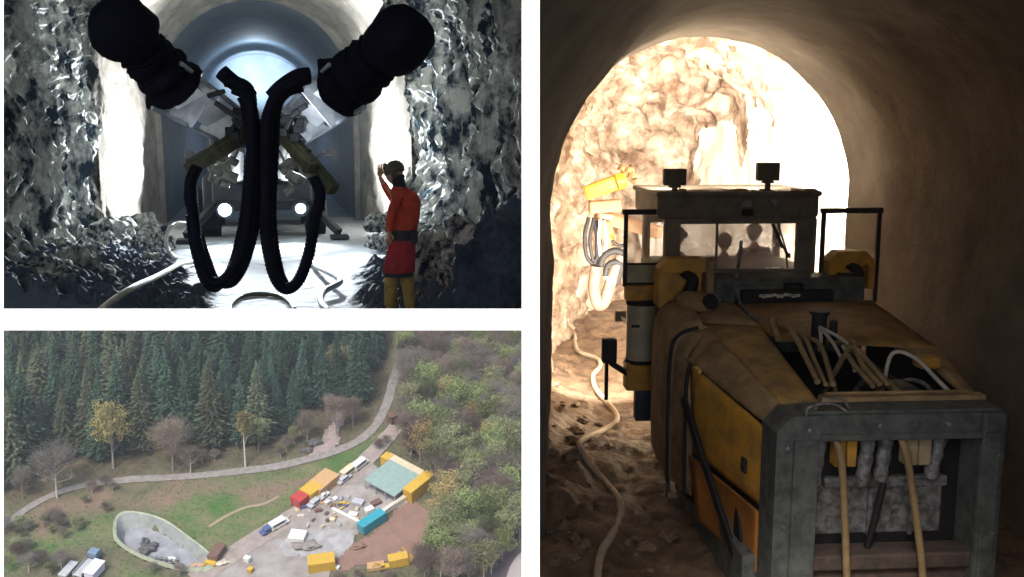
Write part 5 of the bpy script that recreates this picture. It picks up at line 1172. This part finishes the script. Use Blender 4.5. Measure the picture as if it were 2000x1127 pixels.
vehicle(704,912,(14,-11),'white van parked at the top of the access road','van',m_cw,5.2,2.0,1.8,True)
vehicle(682,926,(14,-11),'cream van parked just below the white van at the top of the road','van',m_cc,5.2,2.0,1.8,True)
vehicle(672,940,(14,-11),'dark grey car parked below the cream van','car',m_gy)
vehicle(632,972,(14,-11),'white car parked right of the red container','car',m_cw,3.4,1.7,1.5)
vehicle(616,985,(14,-11),'grey car parked by the road below the yellow container','car',m_gy)
vehicle(546,1028,(14,-8),'white van parked at the lower end of the meadow','van',m_cw,5.0,2.0,1.7,True)
vehicle(526,1038,(14,-8),'dark blue car parked beside the white van below the meadow','car',m_bl)
# excavators
def excavator(px, py, d, label, s=1.0):
    e = site('excavator', px, py, d, label, 'excavator'); e.scale = (s, s, s)
    for k in (-1, 1): b = MB(); b.box((-1.6,k*.9-.25,0),(1.6,k*.9+.25,.7), bev=.2); b.build('track', m_tyre, e)
    b = MB(); b.box((-1.7,-1.1,.75),(1.0,1.1,1.5), bev=.15); b.build('body', m_cy, e); b = MB(); b.box((.1,.1,1.5),(1.2,1.1,2.6), bev=.1); cb = b.build('cab', m_cy, e); b = MB(); b.box((.2,.05,1.7),(1.22,1.12,2.3)); b.build('window', m_gl, cb)
    b = MB(); b.beam((.9,-.3,1.3),(3.0,-.3,3.2),.3,.4,.05); b.beam((3.0,-.3,3.2),(4.2,-.3,1.2),.25,.3,.04); b.build('boom', m_cy, e); b = MB(); b.box((3.8,-.8,.3),(4.5,.2,1.1), bev=.1); b.build('bucket', m_gy, e)
excavator(800,1096,(-10,-6),'yellow excavator at the right end of the lower yard edge', .8)
excavator(752,1112,(-10,2),'yellow excavator left of the small yellow container', .7)
excavator(668,988,(-12,6),'yellow excavator working among the stores before the hall', .55)
# the lined pit
pe = empty('lined_pit', (0,0,0), 0, 'pear shaped concrete lined pit with a pale green rim in the meadow', 'pit')
def smooth(P, n=4): return [tuple(v[:2]) for v in spline([Vector((*p, 0)) for p in P+[P[0]]], n)[:-1]]
po, pi_ = smooth(pit), smooth(pin); n = len(po)
cx = sum(p[0] for p in po)/n; cy = sum(p[1] for p in po)/n; pe.location = (cx, cy, tz0(cx, cy))
O_ = Vector((cx, cy, tz0(cx, cy)))
def ringmesh(A, hA, Bp, hB, smoothf=True):
    b = MB(); va = [Vector((x, y, tz0(x, y)+hA))-O_ for x, y in A]; vb = [Vector((x, y, tz0(x, y)+hB))-O_ for x, y in Bp]
    b.add(va+vb, [(i, (i+1) % n, n+(i+1) % n, n+i) for i in range(n)], smoothf); return b
scl = lambda P, k: [(cx+(x-cx)*k, cy+(y-cy)*k) for x, y in P]
r_ = ringmesh(scl(po, 1.05), .0, scl(po, 1.01), .9); q_ = ringmesh(scl(po, 1.01), .9, scl(po, .96), .7); r_.add(q_.v, q_.f, True); r_.build('rim', mat('pale_green_membrane', (.27,.30,.20), (.19,.21,.16), rough=.8, scale=.8), pe)
ringmesh(scl(po, .96), .7, pi_, -2.2).build('liner', mat('grey_green_liner', (.23,.25,.23), (.15,.16,.155), rough=.8, scale=.5), pe)
b = MB(); inner = [Vector((x, y, tz0(x, y)+.5))-O_ for x, y in pi_]
for k in range(1, 9):
    pass
vs = []; rings = 8
for k in range(rings):
    for x, y in scl(pi_, 1-k/rings): vs.append(Vector((x, y, tz0(x, y)-2.2+.05*noise.noise(Vector((x, y, 0)))))-O_)
vs.append(Vector((cx, cy, tz0(cx, cy)-2.2))-O_)
fs = [(k*n+i, k*n+(i+1) % n, (k+1)*n+(i+1) % n, (k+1)*n+i) for k in range(rings-1) for i in range(n)]+[((rings-1)*n+i, (rings-1)*n+(i+1) % n, len(vs)-1) for i in range(n)]
b.add(vs, fs, True); b.build('pit_floor', mat('pale_grey_concrete', (.25,.255,.27), (.15,.155,.165), rough=.85, scale=.35, detail=10), pe)
def heap(px, py, r, hgt, m, label, cat='heap', sx=1.4, seed=1, nm='heap', h_=.1):
    p = vt(px, py); b = MB(); b.blob(Vector((0,0,.2)), r, 4, .7, sx, 1, hgt/r, seed); o = b.build(nm, m); o.location = p+Vector((0,0,h_)); tag(o, label, cat)
m_dk = mat('dark_spoil', (.10,.095,.09), (.05,.05,.05), rough=.95, scale=1.2)
heap(287,1058,1.9,1.0,m_dk,'dark spoil heap in the middle of the lined pit',seed=2,sx=.9,h_=-2.1); heap(283,1044,1.1,.9,m_dk,'small dark heap at the upper tip of the spoil in the pit',seed=3,sx=.8,h_=-2.1); heap(298,1050,.9,.6,m_dk,'low dark mound right of the spoil heap in the pit',seed=4,h_=-2.1)
for i, (x, y) in enumerate(((282,1082),(292,1083),(301,1083),(310,1084),(320,1085),(330,1087),(341,1086),(344,1094))):
    e = site('pipe_bundle', x, y, (8, -12), 'dark bundle of pipes in the row on the lower side of the pit floor', 'pipe bundle', 'dark pipe bundles in a row in the pit', h=-2.1)
    b = MB()
    for k in range(3): b.tube([(-.9,-.35+k*.35,.2),(.9,-.35+k*.35,.2)], .18, 8)
    b.tube([(-.9,-.17,.5),(.9,-.17,.5)], .18, 8); b.tube([(-.9,.17,.5),(.9,.17,.5)], .18, 8); b.build('pipes', m_dk, e); b = MB(); b.box((-.5,-.56,.0),(-.4,.56,.7)); b.box((.4,-.56,.0),(.5,.56,.7)); b.build('strap', m_gy, e)
e = site('pale_tarpaulin', 334, 1080, (12, 4), 'pale tarpaulin spread beside the pipe bundles in the pit', 'tarpaulin', h=-2.0); b = MB(); b.blob(Vector((0,0,0)), 1.5, 4, .4, 1, .5, .15, 5); b.build('sheet', m_cw, e)
e = site('pump_unit', 384, 1103, (10, 4), 'small violet grey pump unit at the narrow end of the pit', 'pump', h=-2.1); b = MB(); b.box((-1,-.6,.1),(1,.6,1.1), bev=.1); b.build('housing', paint('violet_grey', (.25,.24,.34)), e); b = MB(); b.tube([(-.6,0,1.1),(-.6,0,1.7)], .12, 10); b.build('pipe', m_gy, e)
heap(384,1090,1.1,.5,paint('orange_soil', (.45,.27,.13)),'orange soil heap on the upper side of the narrow pit end',seed=6,h_=-2.1)
heap(430,1100,1.4,.5,mat('pale_sand', (.5,.45,.36), rough=.95),'pale sand heap at the mouth of the pit',seed=7)
heap(596,1066,2.2,.9,m_grav,'grey gravel heap ringed by pale ground in the yard',seed=8); heap(700,1068,1.2,.6,m_red,'reddish soil heap at the lower edge of the slope',seed=9)
# scree with dark stumps above the track
heap(612,868,1.4,1.1,m_dk,'dark root stump beside the scree above the track','stump',seed=10,nm='tree_stump'); heap(598,882,1.0,.8,m_dk,'small dark stump at the foot of the scree','stump',seed=11,nm='tree_stump')
patch('scree', [(630,860),(655,800),(668,800),(672,830),(650,870),(625,890),(600,893)], mat('pinkish_scree', (.27,.22,.20), (.18,.14,.13), rough=.95, scale=.6), .12)
# dark mouth of the adit by the upper end of the road
e = site('adit_portal', 774, 826, (10, -4), 'dark timbered portal at the upper end of the access road', 'portal'); b = MB()
b.box((-1.9,-.3,0),(-1.4,1.8,2.4)); b.box((1.4,-.3,0),(1.9,1.8,2.4)); b.box((-2.1,-.4,2.4),(2.1,1.9,2.8)); b.build('frame', m_bn, e); b = MB(); b.box((-1.4,1.4,0),(1.4,1.5,2.4)); b.build('back', m_blk, e)
# machines at the lower left
e = site('flatbed_truck', 172, 1108, (16, -18), 'grey truck with blue tinted cab in the scrub at the lower left', 'truck')
b = MB(); b.box((-4,-1.2,.7),(1.6,1.2,1.0), bev=.05); b.box((-3.9,-1.15,1.0),(1.5,-1.05,1.5)); b.box((-3.9,1.05,1.0),(1.5,1.15,1.5)); b.build('bed', m_gy, e); b = MB(); b.box((1.8,-1.2,.5),(3.8,1.2,2.6), bev=.2); cb = b.build('cab', paint('slate_blue_paint', (.12,.18,.25)), e); b = MB(); b.box((3.0,-1.0,1.6),(3.84,1.0,2.3)); b.build('window', m_gl, cb)
for x in (-3, -1.8, 2.8):
    for s in (-1, 1): b = MB(); b.tube([(x,s*.8,.5),(x,s*1.2,.5)], .5, 14); b.build('wheel', m_tyre, e)
e = site('white_cabin', 186, 1122, (16, -18), 'small lilac white cabin in front of the grey truck', 'cabin'); b = MB(); b.box((-2.2,-1.2,0),(2.2,1.2,2.2), bev=.05); b.build('wall', paint('lilac_white', (.6,.58,.68)), e); b = MB(); b.box((-2.4,-1.4,2.2),(2.4,1.4,2.35)); b.build('roof', paint('lilac_roof', (.55,.54,.62)), e)
e = site('site_trailer', 135, 1118, (16, -18), 'dark grey trailer left of the truck in the scrub', 'trailer'); b = MB(); b.box((-2.4,-1.1,.6),(2.4,1.1,1.2), bev=.08); b.build('deck', m_gy, e)
for s in (-1, 1): b = MB(); b.tube([(0,s*.8,.4),(0,s*1.15,.4)], .4, 12); b.build('wheel', m_tyre, e)

# loose stores scattered over the yard, each a thing of its own
rnd = random.Random(77); kinds = [m_gy, m_cc, m_bn, m_gy, m_tarp, m_bn, m_bl, m_co]; yp = g2([(560,1010),(640,965),(700,975),(712,1010),(660,1030),(600,1035)])
proto = None
for i, (x, y) in enumerate(scatter(yp, 26, 1.9)):
    b = MB(); L_, W_, H_ = rnd.uniform(.6, 2.2), rnd.uniform(.4, .9), rnd.uniform(.3, .9); b.box((-L_/2,-W_/2,0),(L_/2,W_/2,H_), bev=.05); b.box((-L_/2-.04,-W_/2-.04,H_*.45),(L_/2+.04,W_/2+.04,H_*.55)); o = b.build('crate', kinds[i % 8])
    o.location = (x, y, tz(x, y)+.22); o.rotation_euler = (.33, 0, rnd.uniform(0, 3)); tag(o, 'small crate among the loose stores scattered along the access road', 'crate', 'loose crates along the access road')
# rough grass tufts over meadow and scrub
b = MB(); rnd = random.Random(9)
for i in range(26000):
    x, y = rnd.uniform(-150, 8), rnd.uniform(205, 330); m_, br, f_ = zone_at(x, y) if i % 2 else (1, 0, 0)
    if dpoly(x, y, pit) > -1 or (br > .5 and rnd.random() < .6): continue
    if inpoly(x, y, YARD): continue
    z = tz(x, y); s_ = rnd.uniform(.12, .26); a = rnd.random()*3.14; dx, dy = math.cos(a)*s_, math.sin(a)*s_; i0 = len(b.v)
    b.v += [(x-dx, y-dy, z-.02), (x+dx, y+dy, z-.02), (x+dx*1.3+.1*rnd.uniform(-1,1), y+dy*1.3, z+s_*.8), (x-dx*1.2, y-dy*1.2+.1*rnd.uniform(-1,1), z+s_*.7)]; b.f.append((i0, i0+1, i0+2, i0+3)); b.sm.append(False)
tag(b.build('rough_grass', mat('rough_grass_blades', (.125,.14,.06), (.085,.115,.04), rough=.9, scale=.12, detail=8, spec=.1)), 'short rough grass and weeds over the meadow and scrub', 'grass', kind='stuff')
# the air between the viewer and the far wood
hm = bpy.data.materials.new('valley_haze'); hm.use_nodes = True; n = hm.node_tree.nodes; n.clear(); pv = n.new('ShaderNodeVolumePrincipled'); pv.inputs['Color'].default_value = (.90,.94,1,1); pv.inputs['Density'].default_value = HAZE; pv.inputs['Anisotropy'].default_value = .1
ho = n.new('ShaderNodeOutputMaterial'); hm.node_tree.links.new(pv.outputs[0], ho.inputs['Volume'])
zmin = min((o_.matrix_world @ Vector(c)).z for o_ in [bpy.data.objects['hillside']] for c in o_.bound_box); zmax = max(max((o_.matrix_world @ Vector(c)).z for o_ in [bpy.data.objects['hillside']] for c in o_.bound_box)+30, 60)
b = MB(); b.box((-905, -305, zmin-1), (905, 905, zmax)); ho_ = b.build('haze', hm); tag(ho_, kind='stuff')
